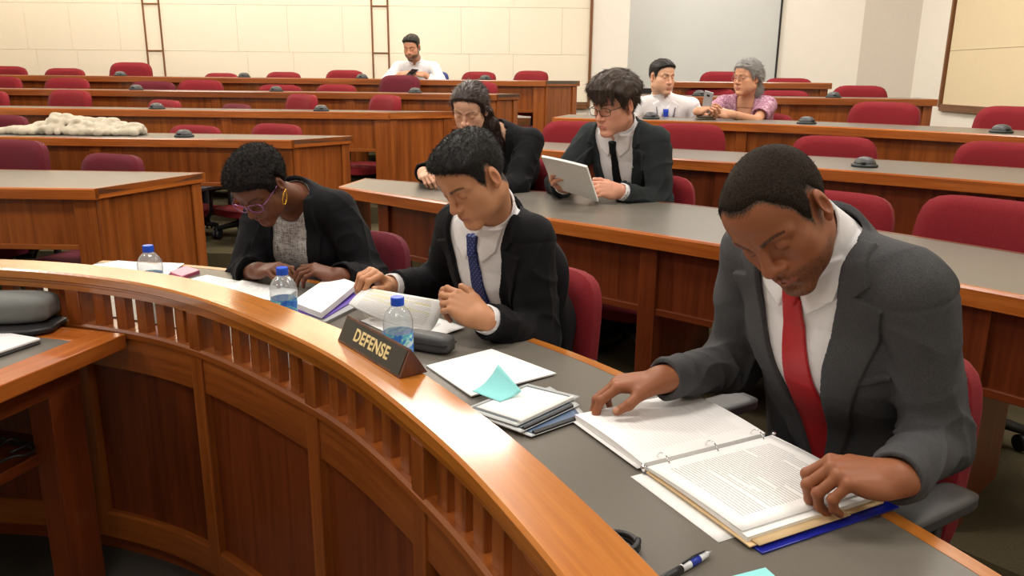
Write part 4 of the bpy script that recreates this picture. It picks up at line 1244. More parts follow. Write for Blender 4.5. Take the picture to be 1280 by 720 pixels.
    # ---- body
    def body(P):
        d = su(head_sdf(loc(P), hp)*hs, neck(P, 0), .022)
        d = su(d, torso(P, 0), .03)
        for a in arms:
            if a is None: continue
            d = su(d, su(cap(P, a['S'], a['E'], .044, .036), cap(P, a['E'], a['W'], .037, .027), .02), .03)
            d = np.minimum(d, hand_sdf((P-a['W'])@a['HR']/a['hs'], a['pose'], a['side'])*a['hs'])
        return d
    hp = dict(HP); hp.update(g('hp', {}))
    hh = g('hh', .0022)
    def headneck(P): return su(su(head_sdf(loc(P), hp)*hs, neck(P, 0), .022), torso(P, 0), .03)
    vs, qs, cs = [], [], []
    def push(v, q, c):
        qs.append(q+sum(len(x) for x in vs)); vs.append(v); cs.append(c)
    Rb = .155*hs
    lo = np.minimum(C-Rb, Nb-.05); hi = np.maximum(C+Rb, Nb+.05)
    v, q = surf(headneck, lo, hi, hh)
    push(v, q, head_col(loc(v), sp['skin'], sp['lip'], sp['brow'], hp, g('beard', 0), g('beardc', (.02, .014, .01))))
    def rest(P):
        d = su(torso(P, -.004), legs(P, 0), .03)
        for a in arms:
            if a is not None: d = su(d, su(cap(P, a['S'], a['E'], .042, .034), cap(P, a['E'], a['W'], .035, .026), .02), .03)
        return np.minimum(d, feet(P, -.006))
    pts = [p0, SL, SR, Mid]+[x for a in arms if a for x in (a['E'], a['W'])]
    Yh = unit(V(Y[0], Y[1], 0))
    fp = p0+Yh*.60; fp[2] = g('fz', 0)
    lo = np.minimum.reduce(pts+[fp, p0-.2])-.10; hi = np.maximum.reduce(pts+[fp, p0+.2])+.10; lo[2] = g('fz', 0)-.005; hi[2] = max(SL[2], SR[2])+.09
    v, q = surf(rest, lo, hi, g('bh', .009))
    push(v, q, np.tile(np.array(sp['skin'], float), (len(v), 1)))
    BLO, BHI = lo, hi
    for a in arms:
        if a is None: continue
        f = lambda P: su(hand_sdf((P-a['W'])@a['HR']/a['hs'], a['pose'], a['side'])*a['hs'], cap(P, a['E'], a['W'], .038, .027), .012)
        c0 = a['W']+a['HR'][:, 1]*.06
        fl = unit(a['W']-a['E'])
        v, q = surf(lambda P: smax(f(P), -((P-a['W'])@fl+.09), .004), np.minimum(c0-.14, a['W']-fl*.09-.05), np.maximum(c0+.14, a['W']-fl*.09+.05), g('handh', .0024))
        push(v, q, hand_col((v-a['W'])@a['HR']/a['hs'], a['pose'], a['side'], sp['skin'], sp['nail']))
    o = mesh_np('body', np.concatenate(vs), np.concatenate(qs), M['skin'], root, np.concatenate(cs))
    # ---- hair
    if g('hair'):
        st = sp['hair']; locks = st.get('locks', [])
        def hf(P):
            q_ = loc(P); d = hair_sdf(q_, st)*hs
            for ch, rr in locks:
                for i in range(len(ch)-1):
                    d = su(d, cap(P, ch[i], ch[i+1], rr[i], rr[i+1]), .018)
            if locks: d = d-NZ(q_*V(1, 1, .12), 420)*.0016*hs*(q_[:, 2] < -.02)
            return d
        lo = C-.17*hs; hi = C+.17*hs
        for ch, rr in locks:
            for c_, r_ in zip(ch, rr): lo = np.minimum(lo, V(c_)-r_-.01); hi = np.maximum(hi, V(c_)+r_+.01)
        v, q = surf(hf, lo, hi, g('hairh', .0026), 1)
        gr = loc(v)
        if st.get('strands'):
            v, q, gr = add_strands(v, q, gr, hf, loc, R, st, headneck)
        mesh_np('hair', v, q, st['mat'], root, None, gr)
    # ---- clothes
    cl = sp['clothes']
    UW = lambda P: ((P-Mid)@X, (P-Mid)@Tc, (P-Mid)@Yc)
    folds = g('folds', 1.5)
    def wr(P, k=1.0):
        u, w, n = UW(P)
        return (NZ(P, 20)*.0018+((1-np.abs(NZ2(P*V(1, 1, 1.3), 20)))*.004-.002))*k*folds
    def sleeve(P, a, e0, e1, e2, upto, k=1.0):
        """upto: how far before (+) or after (-) the wrist the sleeve ends"""
        S, E, W = a['S'], a['E'], a['W']; L = np.linalg.norm(W-E); fl = (W-E)/L; End = W-fl*upto
        h = (P-E)@fl
        su_ = cap(P, S, E, .045+e0, .038+e1); fo = cap(P, E, End, .038+e1, .028+e2)
        ph = NZ2(P, 26)*.9
        rg = lambda x: (1-np.abs(np.sin(x)))**1.6-.28
        ul = unit(E-S); hu = (P-S)@ul; Lu = np.linalg.norm(E-S)
        crease = rg(h*46+ph*1.5)*.0058*np.exp(-((h-.03)/.07)**2)+rg(h*40+1+ph*1.8)*.0042*np.exp(-((h-L+.06)/.06)**2)
        crease = crease+rg(hu*38+ph*1.9)*.0050*np.exp(-((hu-Lu+.03)/.07)**2)+rg(hu*30+ph*1.6+.6)*.0034*np.exp(-((hu-.10)/.06)**2)
        crease = crease-.0014*np.exp(-((hu-.012)/.0045)**2)
        fo = np.maximum(fo, (P-End)@fl)
        d = su(su_, fo, .03)-crease*k*folds*.8
        hole = cap(P, End-fl*.03, End+fl*.05, .028+e2-.0085)
        return np.maximum(d, -hole)
    def bounds(pad=.06, z0=None):
        lo = np.minimum.reduce(pts)-.13-pad; hi = np.maximum.reduce(pts)+.13+pad
        lo[2] = p0[2]-.16 if z0 is None else z0; return lo, hi
    back_collar = lambda P, r0, r1, h0, h1: np.maximum(np.maximum(neck(P, r1), -neck(P, r0)), np.maximum(h0-(P-Nb)@unit(chin-Nb), (P-Nb)@unit(chin-Nb)-h1))
    nax = unit(chin-Nb)
    for c in cl:
        ty = c['type']; ch = c.get('h', .0045)
        if ty == 'jacket':
            ej, es = c.get('e', .017), c.get('es', .016)
            op = c.get('open')
            def base(P):
                d = torso(P, ej)-wr(P)
                d = np.maximum(d, -((P-p0)@T+.10))
                for a in arms:
                    if a is not None: d = su(d, sleeve(P, a, es+.006, es+.004, es+.003, c.get('cuff', .024), c.get('crease', 1.0)), .014)
                return d
            def jf(P):
                d0 = base(P); d = d0; u, w, n = UW(P)
                hN = (P-Nb)@nax; bc = np.maximum(np.maximum(neck(P, .034), -neck(P, .0235)), np.maximum(-.06-hN, hN-c.get('bc', .012))); bc = np.maximum(bc, (P-Nb)@Yc-.045)
                d = su(d, bc, .006)
                if op is not None:
                    v_ = np.maximum(poly2(u, w, op), -n+.0); d = np.maximum(d, -v_)
                    d = np.maximum(d, -np.maximum(neck(P, .0225), -(hN+.045)))
                for lp in c.get('lapels', []):
                    pd = poly2(u, w, lp)
                    d = np.minimum(d, smax(np.maximum(pd, -n), np.maximum(d0-.0075, -d0-.006), .0015))
                for ln in c.get('welts', []):
                    pd = poly2(u, w, ln); d = np.minimum(d, smax(np.maximum(pd, -n), np.maximum(d0-.003, -d0-.004), .0015))
                for (ua, wa, ub, wb) in c.get('seams', []):
                    ta = np.array([ub-ua, wb-wa]); L2 = ta@ta; h = np.clip(((u-ua)*ta[0]+(w-wa)*ta[1])/L2, 0, 1)
                    dl = np.sqrt((u-ua-h*ta[0])**2+(w-wa-h*ta[1])**2); d = d+.0022*np.exp(-(dl/.004)**2)*(n > 0)
                return d
            lo, hi = bounds()
            v, q = surf(jf, lo, hi, ch); mesh_np(c.get('name', 'jacket'), v, q, c['mat'], root)
        elif ty == 'shirt':
            e = c.get('e', .007)
            def sf(P):
                d = torso(P, e)-wr(P, c.get('wr', .35)); u, w, n = UW(P)
                d = np.maximum(d, -((P-p0)@T+.08))
                hN = (P-Nb)@nax
                d = np.maximum(d, -np.maximum(neck(P, .002), -(hN+.0)))
                if not c.get('collar', True): d = np.maximum(d, -np.maximum(neck(P, .016), -(hN+.055)))
                if c.get('sleeves'):
                    for a in arms:
                        if a is not None: d = su(d, sleeve(P, a, .018, .016, .012, c['sleeves'] if c['sleeves'] > .001 else -.004, 1.0), .02)
                elif c.get('short'):
                    for a in arms:
                        if a is not None:
                            ul = a['E']-a['S']; d = su(d, np.maximum(cap(P, a['S'], a['E'], .066, .062), (P-a['S'])@unit(ul)-np.linalg.norm(ul)*.72), .03)
                            hole = cap(P, a['S']+ul*.6, a['E'], .054, .054); d = np.maximum(d, -np.maximum(hole, -((P-a['S'])@unit(ul)-np.linalg.norm(ul)*.62)))
                if c.get('cuffs'):
                    for a in arms:
                        if a is None: continue
                        fl = unit(a['W']-a['E']); q_ = (P-a['W'])@fl
                        k = cap(P, a['W']-fl*.08, a['W']+fl*.02, .0376, .0374)
                        k = np.maximum(k, np.maximum(-.06-q_, q_-c['cuffs'])); k = np.maximum(k, -cap(P, a['W']-fl*.02, a['W']+fl*.05, .0322, .033))
                        d = np.minimum(d, k)
                if c.get('collar', True):
                    tilt = (P-Nb)@Yc
                    hgt = c.get('ch', .042)
                    ring = np.maximum(np.maximum(neck(P, .0165-.10*np.clip(hN-.01, -.02, .06)), -neck(P, .0045)), np.maximum(-.06-hN, hN-hgt+.22*np.maximum(tilt, -.02)))
                    gap = c.get('gap', .012)
                    ring = np.maximum(ring, -np.maximum(np.abs(u)-gap, -n+.02))
                    d = np.minimum(d, ring)
                    for wing in c.get('wings', []):
                        pd = poly2(u, w, wing)
                        base_ = np.minimum(torso(P, e), neck(P, .015))
                        d = np.minimum(d, smax(np.maximum(pd, -n), np.maximum(base_-.0055, -base_-.004), .0015))
                for op in c.get('open', []):
                    d = np.maximum(d, -np.maximum(poly2(u, w, op), -n))
                for ln in c.get('welts', []):
                    pd = poly2(u, w, ln); b_ = torso(P, e); d = np.minimum(d, smax(np.maximum(pd, -n), np.maximum(b_-.0022, -b_-.004), .001))
                return d
            lo, hi = bounds()
            hi = np.maximum(hi, chin+.06)
            v, q = surf(sf, lo, hi, ch); mesh_np(c.get('name', 'shirt'), v, q, c['mat'], root)
        elif ty == 'shell':
            # a strip lying on the chest: tie, lanyard, badge
            e = c.get('e', .008); th = c.get('th', .006)
            def tf(P):
                u, w, n = UW(P); b_ = np.minimum(torso(P, e), neck(P, .012) if c.get('onneck') else 9)
                d = None
                for k, pg in enumerate(c['polys']):
                    pd = poly2(u, w, pg); tt = th+(c.get('extra', [0]*9)[k])
                    q_ = smax(np.maximum(pd, -n), np.maximum(b_-tt, -b_-.001), .003)
                    d = q_ if d is None else np.minimum(d, q_)
                return d
            a_ = np.concatenate([np.array(pg) for pg in c['polys']])
            cc = [Mid+X*u_+Tc*w_+Yc*n_ for u_ in (a_[:, 0].min()-.02, a_[:, 0].max()+.02) for w_ in (a_[:, 1].min()-.02, a_[:, 1].max()+.02) for n_ in (-.02, .26)]
            v, q = surf(tf, np.min(cc, 0), np.max(cc, 0), c.get('h', .0025)); mesh_np(c['name'], v, q, c['mat'], root, None, (v-Mid)@np.stack([X, Tc, Yc], 1))
        elif ty == 'trousers':
            def lf(P):
                d = su(legs(P, .012), np.maximum(ecap(P, p0-T*.02, p1, (.172*bw, .126*bd), (.158*bw, .116*bd), X), (P-p0)@T-.10), .04)-wr(P, .8)
                fz = g('fz', 0); return np.maximum(d, fz+.075-P[:, 2])
            lo = BLO.copy()-.02; hi = BHI.copy()+.02; hi[2] = p0[2]+.25
            v, q = surf(lf, lo, hi, .009); mesh_np('trousers', v, q, c['mat'], root)
            v, q = surf(lambda P: feet(P, .002), V(lo[0], lo[1], g('fz', 0)-.004), V(hi[0], hi[1], g('fz', 0)+.2), .007); mesh_np('shoes', v, q, c.get('shoe', M['shoe']), root)
    return dict(root=root, C=C, R=R, hs=hs, Mid=Mid, X=X, Tc=Tc, Yc=Yc, arms=arms, torso=torso, loc=loc, hp=hp)

def glasses(pr, mat, lens, w=.050, h=.034, dz=-.004, thick=.0016, rim=True):
    C, R, hs = pr['C'], pr['R'], pr['hs']
    Mx = Matrix([[*(R[0]*hs), C[0]], [*(R[1]*hs), C[1]], [*(R[2]*hs), C[2]], [0, 0, 0, 1]])
    mb = MB()
    for sx in (-1, 1):
        lp = []
        for k in range(25):
            a = 2*PI*k/24; ca, sa = math.cos(a), math.sin(a); p = 3.2
            n = (abs(ca)**p+abs(sa)**p)**(-1/p)
            x = .0335+ca*n*w/2; lp.append((sx*x, .1030-.30*max(0, x-.03)-.06*abs(sa*n*h/2), dz+sa*n*h/2))
        mb.tube(lp, thick, 6, 0, Mx)
        xo = .0335+w/2
        mb.tube([(sx*xo, .1030-.30*(xo-.03), dz+.007), (sx*(xo+.012), .085, dz+.008), (sx*.0785, .03, dz+.008), (sx*.0805, -.012, dz+.008), (sx*.079, -.03, dz-.012)], thick*1.05, 6, 0, Mx)
    xi = .0335-w/2
    mb.tube([(-xi, .1032, dz+.004), (0, .106, dz+.008), (xi, .1032, dz+.004)], thick, 6, 0, Mx)
    o = mb.build('glasses', mat, None, True); world_parent(o, pr['root'])
    for sx in (-1, 1):
        mb2 = MB(); vs = []
        for k in range(24):
            a = 2*PI*k/24; ca, sa = math.cos(a), math.sin(a); p = 3.2; n = (abs(ca)**p+abs(sa)**p)**(-1/p)
            x = .0335+ca*n*(w/2-.0008); vs.append(Mx @ Vector((sx*x, .1030-.30*max(0, x-.03)-.06*abs(sa*n*h/2), dz+sa*n*(h/2-.0008))))
        mb2.add(vs, [tuple(range(24))]); l = mb2.build('lens', lens, None); l.parent = o; l.matrix_parent_inverse = o.matrix_parent_inverse
    return o

def lens_mat():
    t = NT('lens_glass'); tr = t.n('ShaderNodeBsdfTransparent'); gl = t.n('ShaderNodeBsdfGlossy'); gl.inputs['Roughness'].default_value = .03
    mx = t.n('ShaderNodeMixShader'); mx.inputs[0].default_value = .10
    t.l(tr, 0, mx, 1); t.l(gl, 0, mx, 2); t.l(mx, 0, t.out, 0); return t.m
M['lens'] = lens_mat()
M['shoe'] = plain('black_leather', (.012, .011, .010, 1), .3)
# ------------------------------------------------------------------ the people

PEOPLE = 'P1 P2 P3 P4 P5 P6 P7 P8'.split()
M['suit_grey'] = cloth('charcoal_suiting', srgb(74, 74, 76), 420, .22)
M['suit_black'] = cloth('black_suiting', srgb(24, 24, 27), 1100, .2)
M['suit_slate'] = cloth('slate_suiting', srgb(44, 48, 50), 900, .2)
M['shirt_white'] = cloth('white_shirting', srgb(232, 230, 232), 1500, .03, .8, .1)
M['tie_red'] = cloth('red_silk', srgb(176, 14, 22), 1800, .10, .42, .1, 60, .5)
M['tie_black'] = cloth('black_silk', srgb(18, 18, 20), 1800, .1, .5, .05)
M['tie_blue'] = cloth('blue_silk', srgb(36, 62, 170), 1800, .1, .45, .1)
M['trouser_grey'] = cloth('grey_trouser', srgb(66, 66, 68), 900, .15)
M['trouser_black'] = cloth('black_trouser', srgb(20, 20, 23), 900, .15)
def dotted(name, base, dot, n=.0095, r=.22):
    t = NT(name); a = t.attr('grain'); mp = t.n('ShaderNodeMapping'); mp.inputs['Scale'].default_value = (1/n, 1/n, 0); mp.inputs['Rotation'].default_value = (0, 0, .785); t.l(a, 1, mp, 0)
    fr = t.n('ShaderNodeVectorMath'); fr.operation = 'FRACTION'; t.l(mp, 0, fr, 0)
    sb = t.n('ShaderNodeVectorMath'); sb.operation = 'SUBTRACT'; t.l(fr, 0, sb, 0); sb.inputs[1].default_value = (.5, .5, 0)
    ln = t.n('ShaderNodeVectorMath'); ln.operation = 'LENGTH'; t.l(sb, 0, ln, 0)
    rp = t.ramp(ln, 1, [(r*.7, dot), (r, base)]); t.l(rp, 0, t.b, 'Base Color'); t.set(rough=.45, spec=.45); return t.m
M['tie_dots'] = dotted('navy_dotted_silk', srgb(20, 32, 90), srgb(104, 120, 178))
def tweed():
    t = NT('grey_tweed'); tc = t.n('ShaderNodeTexCoord')
    n1 = t.noise(t.mapping(tc, 'Object' if False else 3, (40, 40, 420)), 0, 1.0, 3, .6); n2 = t.noise(t.mapping(tc, 3, (330, 330, 30)), 0, 1.0, 3, .6)
    r1 = t.ramp(n1, 0, [(.40, srgb(60, 58, 60)), (.56, srgb(205, 200, 198))]); r2 = t.ramp(n2, 0, [(.38, srgb(80, 78, 80)), (.56, srgb(215, 212, 210))])
    mx = t.mix(r1, 0, r2, 0, .5); t.l(mx, 2, t.b, 'Base Color'); t.set(rough=.9); return t.m
M['tweed'] = tweed()
def blouse():
    t = NT('mauve_print'); tc = t.n('ShaderNodeTexCoord'); n = t.noise(tc, 3, 55, 4, .7, 1.0)
    r = t.ramp(n, 0, [(.35, srgb(120, 74, 104)), (.5, srgb(168, 116, 140)), (.64, srgb(214, 182, 196))]); t.l(r, 0, t.b, 'Base Color'); t.set(rough=.85); return t.m
M['mauve'] = blouse()
M['hair_buzz'] = hair_mat('cropped_black_hair', (.006, .004, .003, 1), (.034, .023, .016, 1), (330, 330, 330), .75, .5, .08)
M['hair_black'] = hair_mat('short_black_hair', (.005, .004, .004, 1), (.020, .017, .015, 1), (1000, 90, 350), .5, .6, .3)
M['hair_curl'] = hair_mat('tight_curls', (.004, .003, .003, 1), (.022, .018, .016, 1), (700, 700, 700), .7, .9, .15)
M['hair_brown'] = hair_mat('dark_brown_hair', (.020, .012, .008, 1), (.085, .052, .034, 1), (900, 80, 160), .42, .6, .4)
M['hair_auburn'] = hair_mat('dark_auburn_hair', (.010, .005, .004, 1), (.050, .022, .016, 1), (900, 80, 120), .38, .5, .5)
M['hair_grey'] = hair_mat('grey_hair', (.10, .095, .09, 1), (.50, .48, .46, 1), (700, 120, 200), .5, .6, .35)

VOPEN = [(-.100, .10), (-.094, .02), (-.018, -.40), (.018, -.40), (.094, .02), (.100, .10)]
VWIDE = [(-.118, .10), (-.116, .04), (-.026, -.40), (.026, -.40), (.116, .04), (.118, .10)]
def lapel(sg, w=1.0, b=-.405, dx=0.0):
    return [(sg*x, y) for x, y in [(.008+dx*.4, b), (.084+dx, -.01), (.092+dx, .085), (.116*w, .085), (.132*w, .032), (.108*w, .010), (.154*w, -.004), (.138*w, -.075), (.028, b)]]
WINGS = [[(sg*x, y) for x, y in [(.004, .036), (.030, -.030), (.078, .000), (.094, .055), (.05, .078)]] for sg in (1, -1)]
def tie_polys(w0=.017, w1=.040, L=-.36, dx=0.0):
    return [[(-.020, .040), (-.013, -.012), (.013, -.012), (.020, .040)], [(-w0, -.004), (-w1+dx, L), (dx, L-.045), (w1+dx, L), (w0, -.004)]]
SKIN_BROWN = srgb(146, 90, 60)[:3]

if 'P1' in PEOPLE:
    # man in the charcoal suit, head bowed over the binder
    p = person('man in charcoal grey suit and red tie bowing over the open blue binder',
        C=(.456, 1.352, 1.145), R=az_frame(37, 38, -26), hs=.97, SL=(.668, 1.280, 1.034), SR=(.484, 1.588, 1.036), pelvis=(.72, 1.585, .47), fz=0, bow=.05, bd=1.02, bw=.98, nb=.048,
        WR=at_z(830, 470, .790), tipR=at_z(768, 511, .722), hdR=(.25, .05, 1), poseR='rest', poleR=(.45, .55, -.7),
        WL=at_z(1122, 588, .785), tipL=at_z(1056, 618, .740), hdL=(.0, -.25, 1), poseL='pinch', poleL=(.42, .25, -.8),
        skin=SKIN_BROWN, lip=srgb(150, 84, 72)[:3], brow=(.012, .008, .006, .9), nail=srgb(186, 138, 112)[:3], hh=.0018, handh=.0019,
        hp=dict(nosew=1.22, lips=1.25, lid=.86, jaw=.97, paint=(.020, .014, .011), rise=.014, recede=.020), beard=.55, beardc=(.016, .010, .008),
        hair=dict(kind='buzz', mat=M['hair_buzz'], recede=.020, rise=.014, strands=(7000, .0035, .00035, .6, .5), flow=FLOW_FWD), hairh=.0024,
        clothes=[
            dict(type='jacket', mat=M['suit_grey'], open=VOPEN, lapels=[lapel(1, 1.05), lapel(-1, 1.05)], welts=[[(-.085, -.150), (-.160, -.140), (-.160, -.153), (-.085, -.163)]], h=.0036, bc=.010, cuff=.004, es=.010),
            dict(type='shirt', mat=M['shirt_white'], cuffs=-.020, wings=WINGS, ch=.088, h=.003),
            dict(type='shell', name='necktie', mat=M['tie_red'], polys=tie_polys(.019, .046), extra=[.008, 0], onneck=True),
            dict(type='trousers', mat=M['trouser_grey'])])
if 'P2' in PEOPLE:
    p = person('young man in black suit and dotted blue tie reading papers at the counter',
        C=(-.104, 2.05, 1.119), R=az_frame(44, 33, -6), hs=.935, SL=(.050, 2.130, .945), SR=(-.160, 2.320, .945), pelvis=(.04, 2.36, .47), fz=0, bow=.05, nb=.052,
        WR=at_z(486, 361, .765), tipR=at_z(446, 372, .765), hdR=(.1, -.3, 1), poseR='pinch', poleR=(-.25, .5, -.7),
        WL=at_z(604, 398, .785), tipL=at_z(545, 384, .780), hdL=(.10, -.75, .65), poseL='page', poleL=(.35, .25, -.8),
        skin=srgb(190, 136, 100)[:3], lip=srgb(186, 112, 96)[:3], brow=(.010, .008, .007, .95), nail=srgb(226, 180, 150)[:3], hh=.0022, handh=.0024,
        hp=dict(nosew=1.02, lips=1.05, lid=.8, paint=(.030, .024, .020), rise=.002), hair=dict(kind='short', mat=M['hair_black'], top=.013, rise=.002, strands=(9000, .011, .0005, .55, .35), flow=FLOW_FWD), hairh=.0022,
        clothes=[
            dict(type='jacket', mat=M['suit_black'], open=VWIDE, lapels=[lapel(1, 1.06, dx=.018), lapel(-1, 1.06, dx=.018)], h=.004, bc=.010),
            dict(type='shirt', mat=M['shirt_white'], cuffs=-.004, wings=WINGS, ch=.084, h=.0034),
            dict(type='shell', name='necktie', mat=M['tie_dots'], polys=tie_polys(.017, .040), extra=[.007, 0], onneck=True, h=.003),
            dict(type='trousers', mat=M['trouser_black'])])
if 'P3' in PEOPLE:
    p = person('woman with short curly hair, glasses and gold hoop earring writing at the counter',
        C=(-.808, 2.55, 1.024), R=az_frame(20, 42, -6), hs=.93, SL=(-.600, 2.715, .920), SR=(-.880, 2.82, .920), pelvis=(-.67, 2.92, .45), fz=0, bow=.05, bw=.96, bd=.95, nb=.040, neck=.048, size=.95, bust=True,
        WR=at_z(321, 345, .755), tipR=at_z(353, 358, .730), hdR=(-.1, -.3, 1), poseR='rest', poleR=(-.40, .3, -.7), hand=.92,
        WL=at_z(424, 350, .752), tipL=at_z(390, 356, .738), hdL=(.1, -.2, 1), poseL='rest', poleL=(.40, .3, -.7),
        skin=srgb(104, 62, 42)[:3], lip=srgb(122, 62, 58)[:3], brow=(.008, .006, .005, .8), nail=srgb(170, 110, 90)[:3], hh=.0026, handh=.0026,
        hp=dict(nosew=1.18, lips=1.25, lid=.85, jaw=.93, brow=.7, chin=.9, paint=(.010, .008, .007), rise=-.004), hair=dict(kind='afro', mat=M['hair_curl'], top=.027, rise=-.004, strands=(9000, .008, .0006, .8, .9), flow=FLOW_RAND), hairh=.003,
        clothes=[
            dict(type='jacket', name='blazer', mat=M['suit_black'], open=[(-.062, .11), (-.080, .0), (-.078, -.12), (-.075, -.40), (.075, -.40), (.078, -.12), (.080, .0), (.062, .11)],
                 lapels=[[(.075, -.40), (.072, -.12), (.070, .075), (.095, .075), (.120, -.05), (.112, -.2), (.09, -.40)], [(-.075, -.40), (-.072, -.12), (-.070, .075), (-.095, .075), (-.120, -.05), (-.112, -.2), (-.09, -.40)]], h=.0045, bc=.034, cuff=.002),
            dict(type='shirt', name='top', mat=M['tweed'], collar=False, h=.0045, e=.009, open=[[(-.07, .12), (-.062, .035), (-.03, .0), (0, -.008), (.03, .0), (.062, .035), (.07, .12)]]),
            dict(type='trousers', mat=M['trouser_black'])])
    glasses(p, plain('purple_frames', srgb(150, 96, 146), .2, .4), M['lens'], .050, .036, thick=.0018)  # white-purple reflection on the glasses is put into the frame colour
    # gold hoop in her left ear
    mb = MB(); lc = p['C']+p['R']@V(-.081, -.004, -.034)*p['hs']; cx = unit(p['R'][:, 1]); cz = V(0, 0, 1)
    mb.tube([Vector(lc+cx*math.sin(a)*.016+cz*(math.cos(a)*.021-.021)) for a in np.linspace(0, 2*PI, 25)], .0026, 8)
    o = mb.build('earring', M['gold'], None, True); world_parent(o, p['root'])
if 'P4' in PEOPLE:
    p = person('man in dark slate suit with glasses and floppy brown hair holding a stack of papers',
        C=(.445, 3.62, 1.252), R=az_frame(50, 15, 0), hs=1.03, SL=(.635, 3.62, 1.095), SR=(.37, 3.86, 1.095), pelvis=(.66, 4.00, .58), fz=.12, bow=.03, nb=.055,
        WR=at_y(702, 231, 3.50), hfR=(-.35, -.35, .25), hdR=(-.7, -.3, .2), poseR='hold', poleR=(-.5, .3, -.7),
        WL=at_y(772, 236, 3.46), hfL=(-.8, -.15, .10), hdL=(.2, -.8, .5), poseL='hold', poleL=(.5, .2, -.8),
        skin=srgb(204, 146, 120)[:3], lip=srgb(196, 116, 108)[:3], brow=(.020, .012, .008, .9), nail=srgb(230, 186, 164)[:3], hh=.0032, handh=.0034, bh=.012,
        hp=dict(nosew=.98, lips=.85, lid=.72, paint=(.025, .015, .010)), hair=dict(kind='floppy', mat=M['hair_brown'], strands=(7000, .024, .0007, .10, .16), flow=FLOW_DOWN), hairh=.0035,
        clothes=[
            dict(type='jacket', mat=M['suit_slate'], open=VWIDE, lapels=[lapel(1, 1.06, dx=.018), lapel(-1, 1.06, dx=.018)], h=.0055, bc=.010),
            dict(type='shirt', mat=M['shirt_white'], cuffs=-.004, wings=WINGS, ch=.084, h=.0045),
            dict(type='shell', name='necktie', mat=M['tie_black'], polys=tie_polys(.015, .034), extra=[.007, 0], onneck=True, h=.004),
            dict(type='shell', name='lapel_pin', mat=plain('pin_metal', (.8, .8, .8, 1), .3, .8), polys=[[(-.098, -.075), (-.092, -.060), (-.086, -.075)]], e=.026, th=.004, h=.002),
            dict(type='trousers', mat=M['trouser_black'])])
    glasses(p, plain('dark_frames', (.02, .018, .016, 1), .3), M['lens'], .052, .033)
if 'P5' in PEOPLE:
    hc = V(-.205, 3.86, 1.222)
    p = person('woman with long dark auburn hair in a black jacket bending over her desk',
        C=hc, R=az_frame(18, 27, 4), hs=.95, SL=(.085, 3.97, 1.06), SR=(-.21, 4.09, 1.04), pelvis=(-.02, 4.28, .58), fz=.12, bow=.05, bw=.92, bd=.92, nb=.05, neck=.046, size=.95, bust=True,
        WR=at_y(526, 218, 3.90), tipR=at_y(542, 240, 3.82), hdR=(-.2, -.6, .7), poseR='grip', poleR=(-.6, .3, -.5), hand=.92,
        WL=at_z(600, 236, .875), hfL=(-.6, -.6, -.2), hdL=(0, -.2, 1), poseL='rest', poleL=(.5, .3, -.7),
        skin=srgb(222, 174, 146)[:3], lip=srgb(200, 110, 104)[:3], brow=(.020, .010, .008, .8), nail=srgb(232, 190, 170)[:3], hh=.0032, handh=.0034, bh=.012,
        hp=dict(jaw=.92, nosew=.92, lips=1.1, lid=.85, chin=.9, brow=.6, paint=(.02, .010, .008), rise=.012),
        hair=dict(kind='long', rise=.012, mat=M['hair_auburn'], strands=(6000, .035, .0007, .05, .08), flow=FLOW_LONG,
            locks=[([hc+V(.060, .03, .00), hc+V(.092, .06, -.08), hc+V(.120, .10, -.17), hc+V(.125, .14, -.24)], [.030, .036, .036, .020]),
                   ([hc+V(.01, .08, .00), hc+V(.03, .12, -.10), hc+V(.04, .15, -.2)], [.05, .05, .03])]), hairh=.0036,
        clothes=[
            dict(type='jacket', mat=M['suit_black'], open=[(-.06, .11), (-.05, 0), (-.01, -.25), (.01, -.25), (.05, 0), (.06, .11)], lapels=[lapel(1, .85, -.26), lapel(-1, .85, -.26)], h=.0055, bc=.012, cuff=.004),
            dict(type='shirt', name='top', mat=M['trouser_black'], collar=False, h=.006, open=[[(-.07, .12), (-.05, .02), (0, -.03), (.05, .02), (.07, .12)]]),
            dict(type='trousers', mat=M['trouser_black'])])
